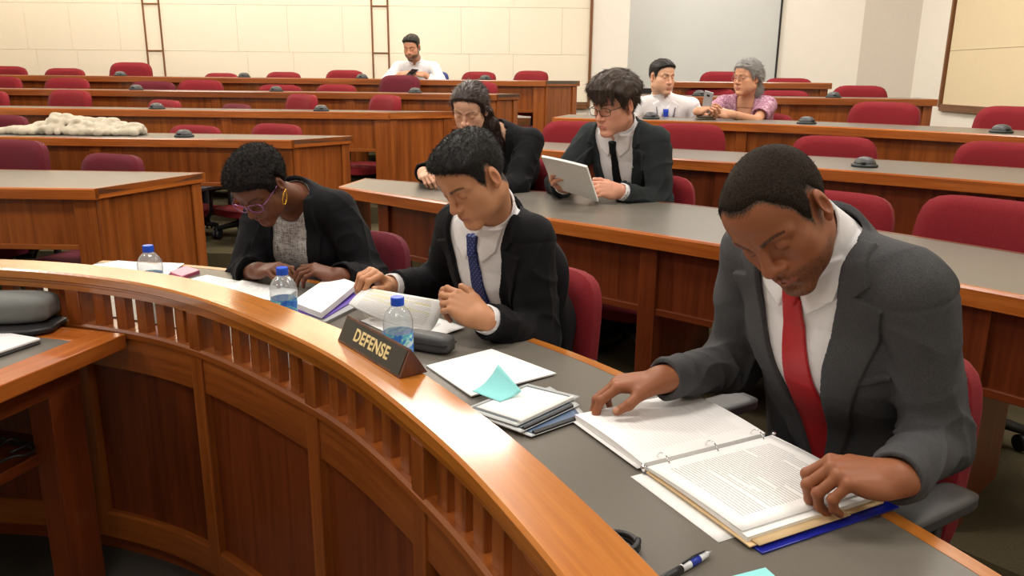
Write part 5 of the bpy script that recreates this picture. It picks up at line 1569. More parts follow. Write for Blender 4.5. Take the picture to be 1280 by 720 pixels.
if 'P6' in PEOPLE:
    p = person('man in white shirt with blue tie and lanyard looking across the room',
        C=(1.082, 6.075, 1.374), R=az_frame(-28, 4, 0), hs=1.02, SL=(1.325, 6.13, 1.165), SR=(.925, 6.15, 1.165), pelvis=(1.13, 6.36, .78), fz=.37, bow=.02, bw=1.1, bd=1.1, nb=.045, neck=.060,
        WR=(1.06, 6.02, .98), hfR=(.6, -.6, -.2), hdR=(0, 0, 1), poseR='rest', poleR=(-.6, .2, -.7),
        WL=(1.24, 6.02, .98), hfL=(-.6, -.6, -.2), hdL=(0, 0, 1), poseL='rest', poleL=(.6, .2, -.7),
        skin=srgb(214, 166, 136)[:3], lip=srgb(192, 122, 110)[:3], brow=(.012, .009, .007, .9), nail=srgb(226, 184, 160)[:3], hh=.0036, handh=.004, bh=.014,
        hp=dict(nosew=1.08, lid=.45, fat=.004, jaw=1.05, look=(.003, 0), paint=(.03, .024, .020)), beard=.25, hair=dict(kind='short', mat=M['hair_black'], top=.010, strands=(2500, .008, .0008, .6, .35), flow=FLOW_FWD), hairh=.004,
        clothes=[
            dict(type='shirt', mat=M['shirt_white'], sleeves=.004, wings=WINGS, ch=.084, h=.0055, e=.014, wr=.45),
            dict(type='shell', name='necktie', mat=M['tie_blue'], polys=tie_polys(.018, .036), extra=[.007, 0], th=.010, e=.026, onneck=True, h=.004),
            dict(type='shell', name='lanyard', mat=plain('lanyard_cord', srgb(52, 52, 84), .6), polys=[[(.072, .05), (.066, .05), (.012, -.26), (.02, -.26)], [(-.072, .05), (-.066, .05), (-.012, -.26), (-.02, -.26)], [(-.02, -.25), (-.02, -.34), (.02, -.34), (.02, -.25)]], e=.027, th=.010, h=.004),
            dict(type='trousers', mat=M['trouser_black'])])
if 'P7' in PEOPLE:
    hc = V(1.668, 5.92, 1.375)
    p = person('grey haired woman in mauve printed blouse with glasses holding a phone',
        C=hc, R=az_frame(58, 2, 0), hs=1.0, SL=(1.84, 5.955, 1.180), SR=(1.545, 6.055, 1.180), pelvis=(1.78, 6.28, .78), fz=.37, bow=.02, bw=1.08, bd=1.12, nb=.035, neck=.054, size=.96, bust=True,
        WR=at_y(868, 134, 5.66), hfR=(.55, -.35, .25), hdR=(-.5, -.3, .8), poseR='hold', poleR=(-.6, .1, -.7), hand=.95,
        WL=at_y(908, 137, 5.64), hfL=(-.9, .05, .12), hdL=(.0, -.7, .6), poseL='hold', poleL=(.7, -.1, -.5),
        skin=srgb(204, 150, 118)[:3], lip=srgb(180, 104, 96)[:3], brow=(.10, .08, .07, .6), nail=srgb(220, 172, 148)[:3], hh=.0036, handh=.004, bh=.010,
        hp=dict(nosew=1.1, lid=.5, fat=.005, jaw=1.0, paint=(.2, .19, .18)),
        hair=dict(kind='pulled', mat=M['hair_grey'], strands=(5000, .03, .0008, .15, .25), flow=FLOW_BACK,
            locks=[([hc+V(.075, .06, .0), hc+V(.10, .08, -.09), hc+V(.115, .10, -.18), hc+V(.125, .13, -.30)], [.035, .036, .030, .016]),
                   ([hc+V(.055, .01, -.03), hc+V(.080, .02, -.10), hc+V(.085, .03, -.17)], [.025, .024, .012])]), hairh=.004,
        clothes=[
            dict(type='shirt', name='blouse', mat=M['mauve'], collar=False, short=True, h=.0055, e=.014, wr=.45, open=[[(-.066, .12), (-.058, .03), (0, -.13), (.058, .03), (.066, .12)]]),
            dict(type='trousers', mat=M['trouser_black'])])
    glasses(p, plain('thin_frames', (.25, .2, .18, 1), .3, .6), M['lens'], .048, .032, thick=.0012)
    mb = MB(); lc = hc+p['R']@V(.030, -.115, .030); mb.tube([Vector(lc+p['R']@V(0, 0, z)) for z in (-.035, -.02, .0, .02, .035)], [.006, .014, .016, .014, .006], 10)
    o = mb.build('hair_clip', M['black_plastic'], None, True); world_parent(o, p['root'])
if 'P8' in PEOPLE:
    p = person('bearded man in white shirt at the top left desk looking down at a phone',
        C=(-1.035, 8.42, 1.640), R=az_frame(14, 16, 0), hs=1.0, SL=(-.83, 8.56, 1.440), SR=(-1.20, 8.58, 1.440), pelvis=(-1.0, 8.78, 1.03), fz=.61, bow=.03, nb=.045,
        WR=(-1.14, 8.36, 1.375), hfR=(.55, -.35, .1), hdR=(-.4, -.4, .8), poseR='hold', poleR=(-.7, .1, -.5),
        WL=(-.91, 8.36, 1.375), hfL=(-.6, -.3, .05), hdL=(.3, -.4, .8), poseL='hold', poleL=(.7, .1, -.5),
        skin=srgb(196, 142, 112)[:3], lip=srgb(170, 104, 92)[:3], brow=(.012, .009, .007, .9), nail=srgb(214, 168, 142)[:3], hh=.004, handh=.0045, bh=.014,
        hp=dict(nosew=1.05, lid=.7, paint=(.03, .024, .020)), beard=.95, hair=dict(kind='short', mat=M['hair_black'], top=.014), hairh=.0045,
        clothes=[
            dict(type='shirt', mat=M['shirt_white'], sleeves=.05, wings=WINGS, ch=.078, h=.006, e=.012, wr=.45),
            dict(type='trousers', mat=M['trouser_black'])])
# ------------------------------------------------------------------ papers and things on the counter
def paper_mat(name, col, line=None, lines=34, margin=.10, dens=.55, ink=(.10, .10, .11, 1), jitter=0.0, hl=None):
    t = NT(name); t.set(rough=.75, spec=.2)
    uv = t.n('ShaderNodeUVMap'); sx = t.n('ShaderNodeSeparateXYZ'); t.l(uv, 0, sx, 0)
    def mth(op, a, b, ai=0, bi=0):
        q = t.n('ShaderNodeMath'); q.operation = op
        for k, (x, xi) in enumerate(((a, ai), (b, bi))):
            if x is None: continue
            if isinstance(x, (int, float)): q.inputs[k].default_value = x
            else: t.l(x, xi, q, k)
        return q
    if line is None:
        tc = t.n('ShaderNodeTexCoord'); n = t.noise(tc, 'Object', 60, 2, .5)
        r = t.ramp(n, 0, [(.3, tuple(np.array(col[:3])*.97)+(1,)), (.7, col)]); t.l(r, 0, t.b, 'Base Color'); return t.m
    v = mth('MULTIPLY', sx, float(lines), 1); fr = mth('FRACT', v, None); fl = mth('FLOOR', v, None)
    m1 = mth('LESS_THAN', fr, .46); m1b = mth('GREATER_THAN', fr, .08)
    # words: noise along the line, different on every line
    cb = t.n('ShaderNodeCombineXYZ'); ux = mth('MULTIPLY', sx, 95.0, 0); t.l(ux, 0, cb, 0); fv = mth('MULTIPLY', fl, 7.31); t.l(fv, 0, cb, 1)
    n = t.noise(cb, 0, 1.0, 2, .7); m2 = mth('GREATER_THAN', n, 1-dens-.08)
    cb2 = t.n('ShaderNodeCombineXYZ'); ux2 = mth('MULTIPLY', sx, 1.2, 0); t.l(ux2, 0, cb2, 0); t.l(mth('MULTIPLY', fl, .37), 0, cb2, 1)
    n2 = t.noise(cb2, 0, 1.0, 1, .5); m6 = mth('GREATER_THAN', n2, .40)
    m3 = mth('GREATER_THAN', sx, margin, 0); m4 = mth('LESS_THAN', sx, 1-margin, 0); m5 = mth('GREATER_THAN', sx, margin*.8, 1); m7 = mth('LESS_THAN', sx, 1-margin*.7, 1)
    a = m1
    for b in (m1b, m2, m3, m4, m5, m6, m7): a = mth('MULTIPLY', a, b)
    a = mth('MULTIPLY', a, line)
    base = t.n('ShaderNodeRGB'); base.outputs[0].default_value = col
    if hl:
        hb = mth('GREATER_THAN', n2, .56); hy = mth('MULTIPLY', mth('MULTIPLY', hb, m3), mth('MULTIPLY', m4, mth('GREATER_THAN', sx, .35, 1))); hy = mth('MULTIPLY', hy, .55)
        base = t.mix(base, 0, hl, 0, 1.0, 'MIX', (hy, 0)); bi = 2
    else: bi = 0
    mx = t.mix(base, bi, ink, 0, 1, 'MIX', (a, 0)); t.l(mx, 2, t.b, 'Base Color'); return t.m
WHITE = (.92, .92, .91, 1)
M['paper'] = paper_mat('white_paper', WHITE)
M['print'] = paper_mat('printed_paper', WHITE, .5, 46, .12)
M['print_faint'] = paper_mat('faintly_printed_paper', WHITE, .16, 38, .14)
M['print_hl'] = paper_mat('highlighted_paper', (.80, .80, .79, 1), .45, 30, .10, hl=(.78, .74, .30, 1))
M['pink'] = paper_mat('pink_paper', srgb(236, 176, 190)); M['pink_edge'] = paper_mat('deep_pink_paper', srgb(196, 96, 126))
M['cyan'] = paper_mat('cyan_paper', srgb(150, 226, 228)); M['purple'] = plain('purple_card', srgb(96, 66, 170), .5)
M['manila'] = paper_mat('manila_paper', srgb(226, 196, 150)); M['binder_blue'] = plain('blue_vinyl', srgb(16, 30, 150), .35)
M['cover_grey'] = plain('grey_plastic_cover', srgb(116, 126, 134), .3); M['cover_blue'] = plain('blue_plastic_cover', srgb(92, 112, 142), .3)
M['clear_edge'] = plain('frosted_plastic', srgb(206, 212, 214), .3); M['silver'] = plain('silver_metal', srgb(190, 192, 196), .35, .6)

def sheet(name, pts, th, mat, label=None, cat=None, group=None, parent=None, n=10, warp=0.0, seed=0, rest=None):
    """a sheet or stack: pts = grid of world points [row][col]; bilinear for 2x2, smooth otherwise; u along columns, v down rows"""
    G = np.array([[np.array(p, float) for p in r] for r in pts])
    def bez(G, u, v):
        R_, C_ = G.shape[:2]
        bu = [math.comb(C_-1, i)*u**i*(1-u)**(C_-1-i) for i in range(C_)]; bv = [math.comb(R_-1, j)*v**j*(1-v)**(R_-1-j) for j in range(R_)]
        return sum(bv[j]*bu[i]*G[j][i] for j in range(R_) for i in range(C_))
    r = np.random.default_rng(seed); ph = r.uniform(0, 6, 4)
    vs = []; uv = []
    P = np.array([[bez(G, i/n, j/n) for i in range(n+1)] for j in range(n+1)])
    if warp:
        for j in range(n+1):
            for i in range(n+1):
                u, v = i/n, j/n
                ed = max(abs(u-.5), abs(v-.5))*2
                P[j][i][2] += warp*(.5+.5*math.sin(2.4*u+1.7*v+ph[0]))*ed**3
    dU = np.gradient(P, axis=1); dV = np.gradient(P, axis=0); N = np.cross(dU, dV); N /= np.linalg.norm(N, axis=2)[:, :, None]+1e-12
    if N[:, :, 2].mean() < 0: N = -N
    mb = MB(); top = P.reshape(-1, 3); bot = (P-N*th).reshape(-1, 3); m = n+1; nv = m*m
    fs = []; us = []
    for j in range(n):
        for i in range(n):
            a, b, c, d = j*m+i, j*m+i+1, (j+1)*m+i+1, (j+1)*m+i
            q = lambda k: ((k % m)/n, 1-(k//m)/n)
            fs.append((a, d, c, b)); us.append([q(a), q(d), q(c), q(b)])
            fs.append((nv+a, nv+b, nv+c, nv+d)); us.append([q(a), q(b), q(c), q(d)])
    edge = [i for i in range(m)]+[j*m+n for j in range(1, m)]+[n*m+i for i in range(n-1, -1, -1)]+[j*m for j in range(n-1, 0, -1)]
    for k in range(len(edge)):
        a, b = edge[k], edge[(k+1) % len(edge)]
        fs.append((a, b, nv+b, nv+a)); us.append([(0, 0)]*4)
    mb.add(list(top)+list(bot), fs, None, 0, us)
    o = mb.build(name, mat, None, th < .002)
    if parent is not None: world_parent(o, parent)
    if label: tag(o, label, cat, group)
    return o
def quad(px, z, order=None):
    return [at_z(x, y, z) for x, y in px]
def flat_sheet(name, px, z, th, mat, label, cat, group=None, **k):
    a, b, c, d = quad(px, z)            # around the outline
    return sheet(name, [[a, b], [d, c]], th, mat, label, cat, group, **k)

T1, T2 = ZC+.0022, ZC+.0014
flat_sheet('paper_sheet', [(104, 344), (147, 336.5), (200, 341), (178, 353)], T1, .001, M['print_faint'], 'loose white sheet at the far left end of the counter', 'paper', 'loose papers on the counter', warp=.004)
flat_sheet('paper_sheet', [(198, 339.5), (230, 338), (203, 357), (180, 352)], T1+.0022, .001, M['paper'], 'white sheet lying between the leftmost bottle and the pink notepad', 'paper', 'loose papers on the counter', warp=.006, seed=2)
flat_sheet('paper_sheet', [(202, 356), (222, 351), (240, 361), (222, 368)], T2, .001, M['paper'], 'white sheet poking out behind the rail below the pink notepad', 'paper', 'loose papers on the counter')
flat_sheet('paper_sheet', [(232, 360), (259, 352.5), (306, 359), (284, 371)], T1, .001, M['print'], 'printed sheet right of the pink notepad, before the writing woman', 'paper', 'loose papers on the counter', warp=.004, seed=3)
flat_sheet('paper_sheet', [(276, 370), (303, 359), (372, 368), (350, 386)], T1+.0016, .001, M['print'], 'printed sheet under the writing woman\'s hand, behind the second bottle', 'paper', 'loose papers on the counter', warp=.005, seed=4)
t = thing('notepad', 'pink notepad on the counter right of the leftmost bottle', 'notepad', at_z(230, 347, ZC))
a, b, c, d = quad([(212, 348), (232, 341), (249, 345.5), (227, 353.5)], ZC+.013)
sheet('cover_sheet', [[a, b], [d, c]], .003, M['pink'], parent=t); dz = Vector((0, 0, -.003))
sheet('page_block', [[a+dz, b+dz], [d+dz, c+dz]], .0095, M['pink_edge'], parent=t)

# purple folder with a thick stack of white paper on a grey tablet
def up_(p, z): return Vector((p.x, p.y, z))
A, B, C_, D = quad([(366, 383), (412, 351), (446, 362), (402, 396)], ZC+.03)
fq = quad([(358, 392), (406, 356), (452, 374), (407, 402)], ZC+.012)
tq = quad([(364, 398), (404, 372), (452, 384), (408, 407)], ZC+.009)
sheet('tablet_computer', [[tq[0], tq[1]], [tq[3], tq[2]]], .0085, M['silver'], 'silver tablet under the purple folder', 'tablet')
sheet('folder', [[fq[0], fq[1]], [fq[3], fq[2]]], .0025, M['purple'], 'purple folder under a thick white paper stack on the counter', 'folder')
sheet('paper_stack', [[A, (A+B)/2+Vector((0, 0, .006)), B], [(A+D)/2, (A+C_)/2+Vector((0, 0, .004)), (B+C_)/2+Vector((0, 0, .012))], [D, (D+C_)/2, C_+Vector((0, 0, .006))]], .0165, M['paper'], 'thick stack of white paper on the purple folder', 'paper', warp=.003)
sq = quad([(392, 392), (408, 386), (421, 386), (404, 395)], ZC+.0145)
sheet('sticky_note', [[sq[0], sq[1]], [sq[3], sq[2]]], .001, M['pink'], 'pale pink note on the purple folder', 'note')

# papers of the young man in the middle
flat_sheet('paper_sheet', [(452, 405), (492, 392), (552, 408), (515, 432)], T1, .001, M['print_faint'], 'sheet lying under the page the young man holds up', 'paper', 'loose papers on the counter', warp=.003, seed=6)
flat_sheet('paper_sheet', [(500, 412), (543, 398), (582, 412), (526, 431)], T1+.0018, .001, M['paper'], 'white sheet on the counter below the young man\'s cuff', 'paper', 'loose papers on the counter', warp=.004, seed=7)
H0, H2 = at_y(457, 363, 2.20), at_y(549, 377, 1.97)
H1 = (H0+H2)/2+Vector((0, -.02, .006))
L0 = at_y(438, 379, 2.12); K0 = at_z(478, 411, .722); K2 = at_z(538, 418, .722); Rm = at_y(556, 398, 1.95)
sheet('paper_sheet', [[H0, H1, H2], [L0+Vector((.01, .01, .01)), (L0+Rm)/2+Vector((0, -.03, .02)), Rm], [L0+Vector((-.005, 0, -.012)), K0, K2]], .0012, M['print_hl'], 'curled printed page with yellow highlighting held up by the young man', 'paper', n=16)

# spectacle case behind the name plate
t = thing('glasses_case', 'dark grey rounded case behind the name plate', 'case', at_z(538, 440, ZC))
bm = superbox(.13, .045, .055, bend=0)
bmesh.ops.rotate(bm, verts=bm.verts, cent=(0, 0, 0), matrix=Matrix.Rotation(math.radians(-25), 3, 'Z'))
bmesh.ops.translate(bm, verts=bm.verts, vec=(0, .0, .0235)); bm_obj(bm, 'case_shell', M['grey_plastic'], t)
mb = MB(); mb.box((0, 0, .024), (.127, .056, .002), Matrix.Rotation(math.radians(-25), 4, 'Z')); mb.build('case_seam', M['black_plastic'], t, False)

# bottles
def bottle_mat():
    t = NT('clear_bottle'); tr = t.n('ShaderNodeBsdfTransparent'); tr.inputs[0].default_value = (.97, .985, .99, 1)
    gl = t.n('ShaderNodeBsdfGlossy'); gl.inputs['Roughness'].default_value = .06; lw = t.n('ShaderNodeLayerWeight'); lw.inputs[0].default_value = .5; fr = t.ramp(lw, 1, [(.0, (.04, .04, .04, 1)), (.55, (.07, .07, .07, 1)), (1.0, (.55, .55, .55, 1))]); tc = t.n('ShaderNodeTexCoord'); nz = t.noise(tc, 'Object', 70, 2, .5, 1.0); bp = t.n('ShaderNodeBump'); bp.inputs['Strength'].default_value = .35; bp.inputs['Distance'].default_value = .004; t.l(nz, 0, bp, 'Height'); t.l(bp, 0, gl, 'Normal')
    df = t.n('ShaderNodeBsdfTranslucent'); df.inputs[0].default_value = (.9, .93, .95, 1)
    m1 = t.n('ShaderNodeMixShader'); m1.inputs[0].default_value = .12; t.l(tr, 0, m1, 1); t.l(df, 0, m1, 2)
    m2 = t.n('ShaderNodeMixShader'); t.l(fr, 0, m2, 0); t.l(m1, 0, m2, 1); t.l(gl, 0, m2, 2); t.l(m2, 0, t.out, 0); return t.m
M['bottle'] = bottle_mat(); M['cap_blue'] = plain('blue_cap', srgb(20, 84, 214), .35)
def label_mat():
    t = NT('bottle_label'); a = t.attr('grain'); n = t.noise(t.mapping(a, 1, (24, 24, 30)), 0, 1.0, 3, .6, 1.5)
    r = t.ramp(n, 0, [(.34, srgb(34, 84, 210)), (.46, srgb(64, 140, 236)), (.54, srgb(120, 214, 214)), (.60, srgb(245, 250, 255)), (.7, srgb(44, 96, 220))]); t.l(r, 0, t.b, 'Base Color'); t.set(rough=.3); return t.m
M['label'] = label_mat()
def make_bottle():
    t = thing('water_bottle', 'x', 'bottle')
    mb = MB()
    prof = [(.0, .003), (.022, .0), (.031, .003), (.0345, .010), (.0350, .022), (.0338, .026), (.0338, .092), (.0352, .096), (.0345, .100), (.0354, .105), (.0346, .110), (.0350, .116), (.0325, .126), (.027, .137), (.019, .146), (.0135, .151), (.0128, .158), (.0128, .166)]
    prof = prof+[(max(r-.0009, .0002), z+(.0009 if z < .01 else 0)) for r, z in reversed(prof)]
    prof = [(max(r, .0004), z) for r, z in prof]
    mb.lathe(prof, 36, None, 0, False); mb.build('bottle_body', M['bottle'], t, True)
    mb = MB(); mb.lathe([(.0341, .028), (.0344, .029), (.0344, .089), (.0341, .090)], 36, None, 0, False); mb.build('bottle_label', M['label'], t, True)
    mb = MB(); pr = []
    vs = []; fs = []; seg = 60
    for (r, z, rid) in [(.0148, .152, 0), (.0150, .153, 1), (.0150, .169, 1), (.0142, .1715, 0), (.0004, .1718, 0)]:
        for k in range(seg):
            rr = r+(.0004 if (k % 2 and rid) else 0); a = 2*PI*k/seg; vs.append((rr*math.cos(a), rr*math.sin(a), z))
    for i in range(4):
        for k in range(seg): fs.append((i*seg+k, i*seg+(k+1) % seg, (i+1)*seg+(k+1) % seg, (i+1)*seg+k))
    mb.add(vs, fs); mb.build('cap', M['cap_blue'], t, False)
    return t
b0 = make_bottle()
for i, (px, lab) in enumerate([((184, 319), 'small water bottle with blue cap at the far left end of the rail'), ((352, 342), 'small water bottle with blue cap in front of the writing woman'), ((497, 376), 'small water bottle with blue cap right behind the name plate')]):
    o = b0 if i == 0 else copy_tree(b0); p = at_z(px[0], px[1], ZC+.168)
    o.location = (p.x, p.y, ZC+.0005); o.rotation_euler = (0, 0, i*1.3)
    if i == 0: o.location.z = ZC+.0035
    tag(o, lab, 'bottle', 'water bottles')

# name plate
BL, BR, BK = at_z(423, 430.6, ZR), at_z(502, 477, ZR), at_z(535.6, 464.7, ZR)
dx = (BR-BL); LL = dx.length; dx.normalize(); dn = Vector((-dx.y, dx.x, 0))
if dn.dot(BK-BR) < 0: dn = -dn
DP = .058; HT = .051; OF = .42*DP
t = thing('name_plate', 'triangular wooden name plate reading DEFENSE on the rail', 'name plate', (BL+BR)/2)
Mx = Matrix((dx, dn, Vector((0, 0, 1)))).transposed().to_4x4(); Mx.translation = BL+Vector((0, 0, .0005))
mb = MB(); tri = [(0, 0), (DP, 0), (OF, HT)]
vs = [Mx @ Vector((0, a, b)) for a, b in tri]+[Mx @ Vector((LL, a, b)) for a, b in tri]
mb.add(vs, [(0, 1, 2), (3, 5, 4), (0, 3, 4, 1), (1, 4, 5, 2), (2, 5, 3, 0)], [(v.z*0+k*.1, v.x, v.y) for k, v in enumerate(vs)])
o = mb.build('wooden_block', wood('walnut', srgb(70, 36, 20), srgb(96, 52, 30), srgb(118, 70, 42), .4), None, False, .0015); world_parent(o, t)
sl = Vector((0, OF, HT)).normalized(); fn = Vector((0, -HT, OF)).normalized()
F4 = Matrix((Vector((1, 0, 0)), sl, fn)).transposed().to_4x4()
hf = math.hypot(OF, HT)
PM = Mx @ F4
mb = MB(); mb.box((LL/2, hf*.5, .0006), (LL-.014, hf-.011, .0016), PM); o = mb.build('black_plate', plain('dark_plate', srgb(44, 42, 34), .35), None); world_parent(o, t)
fc = bpy.data.curves.new('lettering', 'FONT'); fc.body = 'DEFENSE'; fc.align_x = 'CENTER'; fc.align_y = 'CENTER'; fc.size = .034; fc.extrude = .0005; fc.offset = .0009; fc.space_character = 1.08
fo = bpy.data.objects.new('lettering', fc); COL.objects.link(fo); fc.materials.append(plain('gold_letters', srgb(232, 210, 150), .4))
fo.matrix_world = PM @ Matrix.Translation((LL*.5, hf*.5, .0018)) @ Matrix.Diagonal((.98, 1.0, 1, 1))
bpy.context.view_layer.update()
dgm = bpy.context.evaluated_depsgraph_get(); me = bpy.data.meshes.new_from_object(fo.evaluated_get(dgm))
me.transform(fo.matrix_world); bpy.data.objects.remove(fo)
o = bpy.data.objects.new('lettering', me); COL.objects.link(o); world_parent(o, t)

# papers and report covers between the two men
flat_sheet('paper_sheet', [(535, 459), (616, 438), (697.5, 466), (592, 497)], ZC+.004, .003, M['paper'], 'big blank white sheet between the name plate and the report covers', 'paper', 'loose papers on the counter', warp=.003, seed=9)
def report_cover(px, z, face, spine, lab, content=None):
    """px: spine near end, spine far end, far corner, near corner"""
    q = quad(px, z); ctr = sum(q, Vector())/4
    t = thing('report_cover', lab, 'report cover', (ctr.x, ctr.y, ZC), 0, 'report covers with slide spines')
    sheet('frosted_border', [[q[0], q[1]], [q[3], q[2]]], .0014, M['clear_edge'], parent=t)
    def inn(k, m=.06, dz=.0006):
        c = sum(q, Vector())/4; return q[k]+(c-q[k])*m*2+Vector((0, 0, dz))
    sheet('cover_sheet', [[inn(0), inn(1)], [inn(3), inn(2)]], .001, face, parent=t)
    if content: sheet('title_page', [[inn(0, .10, .0014), inn(1, .10, .0014)], [inn(3, .10, .0014), inn(2, .10, .0014)]], .0006, content, parent=t)
    mb = MB(); a, b = q[0], q[1]; dd = (b-a).normalized(); s0 = a+dd*.012; s1 = b-dd*.020; off = (q[3]-q[0]).normalized()*.006
    mb.tube([s0+off+Vector((0, 0, .001)), s1+off+Vector((0, 0, .001))], .0058, 10, 0, None, .8); o = mb.build('slide_spine', spine, None, False); world_parent(o, t)
    return t
report_cover([(668, 545), (737, 519), (715, 494), (600, 522)], ZC+.006, M['cover_blue'], M['black_plastic'], 'lowest of the three report covers, bluish with black spine nearest the binder')
report_cover([(655, 540), (728, 504), (690, 482), (590, 517)], ZC+.011, M['cover_grey'], M['black_plastic'], 'middle of the three report covers, grey with black spine')
report_cover([(650, 532), (728, 493.5), (662, 479), (583, 512)], ZC+.016, M['cover_grey'], plain('white_spine', srgb(226, 226, 222), .4), 'top one of the three report covers, with white spine and a white page on it', M['paper'])
c0 = at_z(628, 489, ZC+.019)
nx = Vector((.03, -.028, 0)); ny = Vector((.028, .028, 0))*1.05
cc = [c0-nx-ny, c0+nx-ny, c0+nx+ny, c0-nx+ny]
sheet('sticky_note', [[cc[0], cc[1]], [(cc[0]+cc[3])/2+Vector((0, 0, .0)), (cc[1]+cc[2])/2], [cc[3]+Vector((-.005, -.01, .042)), cc[2]+Vector((-.015, -.03, .012))]], .0008, M['cyan'], 'cyan sticky note with raised corner on the white sheets', 'note', n=12)

# blue ring binder
O = Vector((.3625, 1.3185, 0)); ey = Vector((.263, .135, 0)).normalized(); ex = Vector((-ey.y, ey.x, 0))
def BW(x, y, z): return O+ex*x+ey*y+Vector((0, 0, ZC+z))
bt = thing('ring_binder', 'open blue ring binder full of white pages before the man in grey', 'binder', BW(0, 0, 0))
def bsheet(name, x0, x1, y0, y1, z, th, mat, crown=0.0, dip=0.0, flip=False, **k):
    xs = [x0, (x0+x1)/2, x1]; G = []
    for y in (y0, (y0+y1)/2, y1):
        G.append([BW(xs[0], y, z-dip), BW(xs[1], y, z+crown), BW(xs[2], y, z)])
    return sheet(name, G, th, mat, **k)
mb = MB()
Mb = Matrix((ex, ey, Vector((0, 0, 1)))).transposed().to_4x4(); Mb.translation = O+Vector((0, 0, ZC))
mb.box((.133, .004, .0022), (.222, .290, .003), Mb); mb.box((-.148, .004, .0022), (.252, .290, .003), Mb); mb.box((0, .002, .0018), (.046, .294, .0026), Mb)
o = mb.build('binder_cover', M['binder_blue'], None, False, .001); world_parent(o, bt)
mb = MB(); mb.box((0, 0, .005), (.022, .292, .004), Mb)
for s in (-1, 1): mb.tube([Mb @ Vector((0, s*.146, .004)), Mb @ Vector((0, s*.150, .012)), Mb @ Vector((0, s*.147, .016))], .006, 8)
o = mb.build('ring_spine', M['chrome'], None, True); world_parent(o, bt)
for k, y in enumerate((-.108, 0, .108)):
    mb = MB(); mb.tube([Mb @ Vector((.019*math.cos(a), y, .008+.021*math.sin(a))) for a in np.linspace(-.15, PI+.15, 16)], .0013, 8); o = mb.build('ring', M['chrome'], None, True); world_parent(o, bt)
bsheet('left_page_stack', .008, .232, -.146, .136, .017, .0115, M['print_faint'], .007, .002, parent=bt)
o = bsheet('loose_page', .012, .238, -.154, .130, .0058, .001, M['paper'], .0, .0, parent=bt)
bsheet('divider_tabs', -.258, -.008, -.150, .132, .0075, .002, M['manila'], .003, 0, parent=bt)
bsheet('divider_tabs', -.264, -.010, -.138, .050, .0100, .0015, M['manila'], .003, 0, parent=bt)
bsheet('right_page_stack', -.248, -.008, -.146, .138, .017, .008, M['paper'], .006, .001, parent=bt)
# top right page: text upright for the reader, so rows run from the well side to the man
G = []
for y in (-.150, 0, .132): G.append([BW(-.010, y, .0178), BW(-.115, y, .0262), BW(-.236, y+.004, .0195)])
G = [[g[0], g[1], g[2]] for g in G]
sheet('top_page', G, .0008, M['print'], parent=bt, n=14)
q = [BW(-.000, -.176, .0012), BW(-.222, -.176, .0012), BW(-.222, .10, .0012), BW(.0, .10, .0012)]
sheet('paper_sheet', [[q[0], q[1]], [q[3], q[2]]], .0009, M['paper'], 'white sheet sticking out from under the open blue binder', 'paper', 'loose papers on the counter')

# pen
a, b = at_z(897, 683.7, ZC+.006), at_z(841, 717, ZC+.006)
t = thing('pen', 'white and black ballpoint pen on the counter below the binder', 'pen', (a+b)/2)
d = (b-a).normalized(); Lp = .135
def seg(name, s0, s1, rr, mat):
    mb = MB(); n = len(rr); mb.tube([a+d*(s0+(s1-s0)*i/(n-1)) for i in range(n)], rr, 14); o = mb.build(name, mat, None, True); world_parent(o, t); return o
seg('tip', 0, .012, [.0008, .0022, .0036], M['silver']); seg('barrel', .012, .068, [.0040, .0052, .0056, .0054], plain('white_barrel', (.82, .83, .86, 1), .3))
seg('imprint', .030, .050, [.00555, .00575, .0057], plain('blue_print', srgb(40, 60, 170), .4)); seg('grip', .068, .115, [.0054, .0058, .0056, .0052], M['black_plastic']); seg('plunger', .115, .128, [.0025, .0027, .002], M['black_plastic'])
mb = MB(); mb.tube([a+d*.016+Vector((0, .002, .0055)), a+d*.045+Vector((0, .002, .008)), a+d*.066+Vector((0, .001, .006))], [.0012, .0016, .0016], 6); o = mb.build('clip', M['black_plastic'], None, True); world_parent(o, t)
# sticky pad at the lower edge, black cable coil behind the rail
q = quad([(902, 720), (964, 702.5), (992, 726), (930, 748)], ZC+.009)
sheet('sticky_note', [[q[0], q[1]], [q[3], q[2]]], .0085, M['cyan'], 'cyan sticky pad at the bottom of the counter below the pen', 'note')
c = at_z(797, 678, ZC+.012)
mb = MB(); mb.tube([Vector((c.x-.02+.028*math.cos(a), c.y+.028*math.sin(a), ZC+.006+.0012*a)) for a in np.linspace(0, 4*PI, 50)], .0045, 8)
tag(mb.build('cable_coil', M['black_plastic'], None, True), 'small black coiled cable behind the rail near the pen', 'cable')

# things on the side table
t = thing('laptop', 'closed white laptop on the side table at the left edge', 'laptop', at_z(20, 440, ZT))
q = quad([(-60, 424), (0, 426.5), (52, 434), (-60, 474)], ZT+.016); q[0] = q[1]+(q[3]-q[2]).normalized()*.0+Vector((-.16, .02, 0)); q[3] = q[2]+(q[0]-q[1])+Vector((-.05, -.22, 0))
cA = at_z(52, 434, ZT+.018); e1 = (at_z(0, 426.5, ZT+.018)-cA).normalized(); e2_ = Vector((e1.y, -e1.x, 0)); e2_ = e2_ if e2_.y < 0 else -e2_
Ml = Matrix((e1, e2_, Vector((0, 0, 1)))).transposed().to_4x4(); Ml.translation = Vector((cA.x, cA.y, ZT+.001))
for nm_, z0, z1, mt in (('base', 0, .008, M['grey_plastic']), ('lid', .0085, .016, plain('white_lid', (.8, .8, .82, 1), .3))):
    mb = MB(); mb.box((.16, .11, (z0+z1)/2), (.32, .22, z1-z0), Ml); o = mb.build(nm_, mt, None, False, .003); world_parent(o, t)
p = at_z(40, 404, ZT+.05)
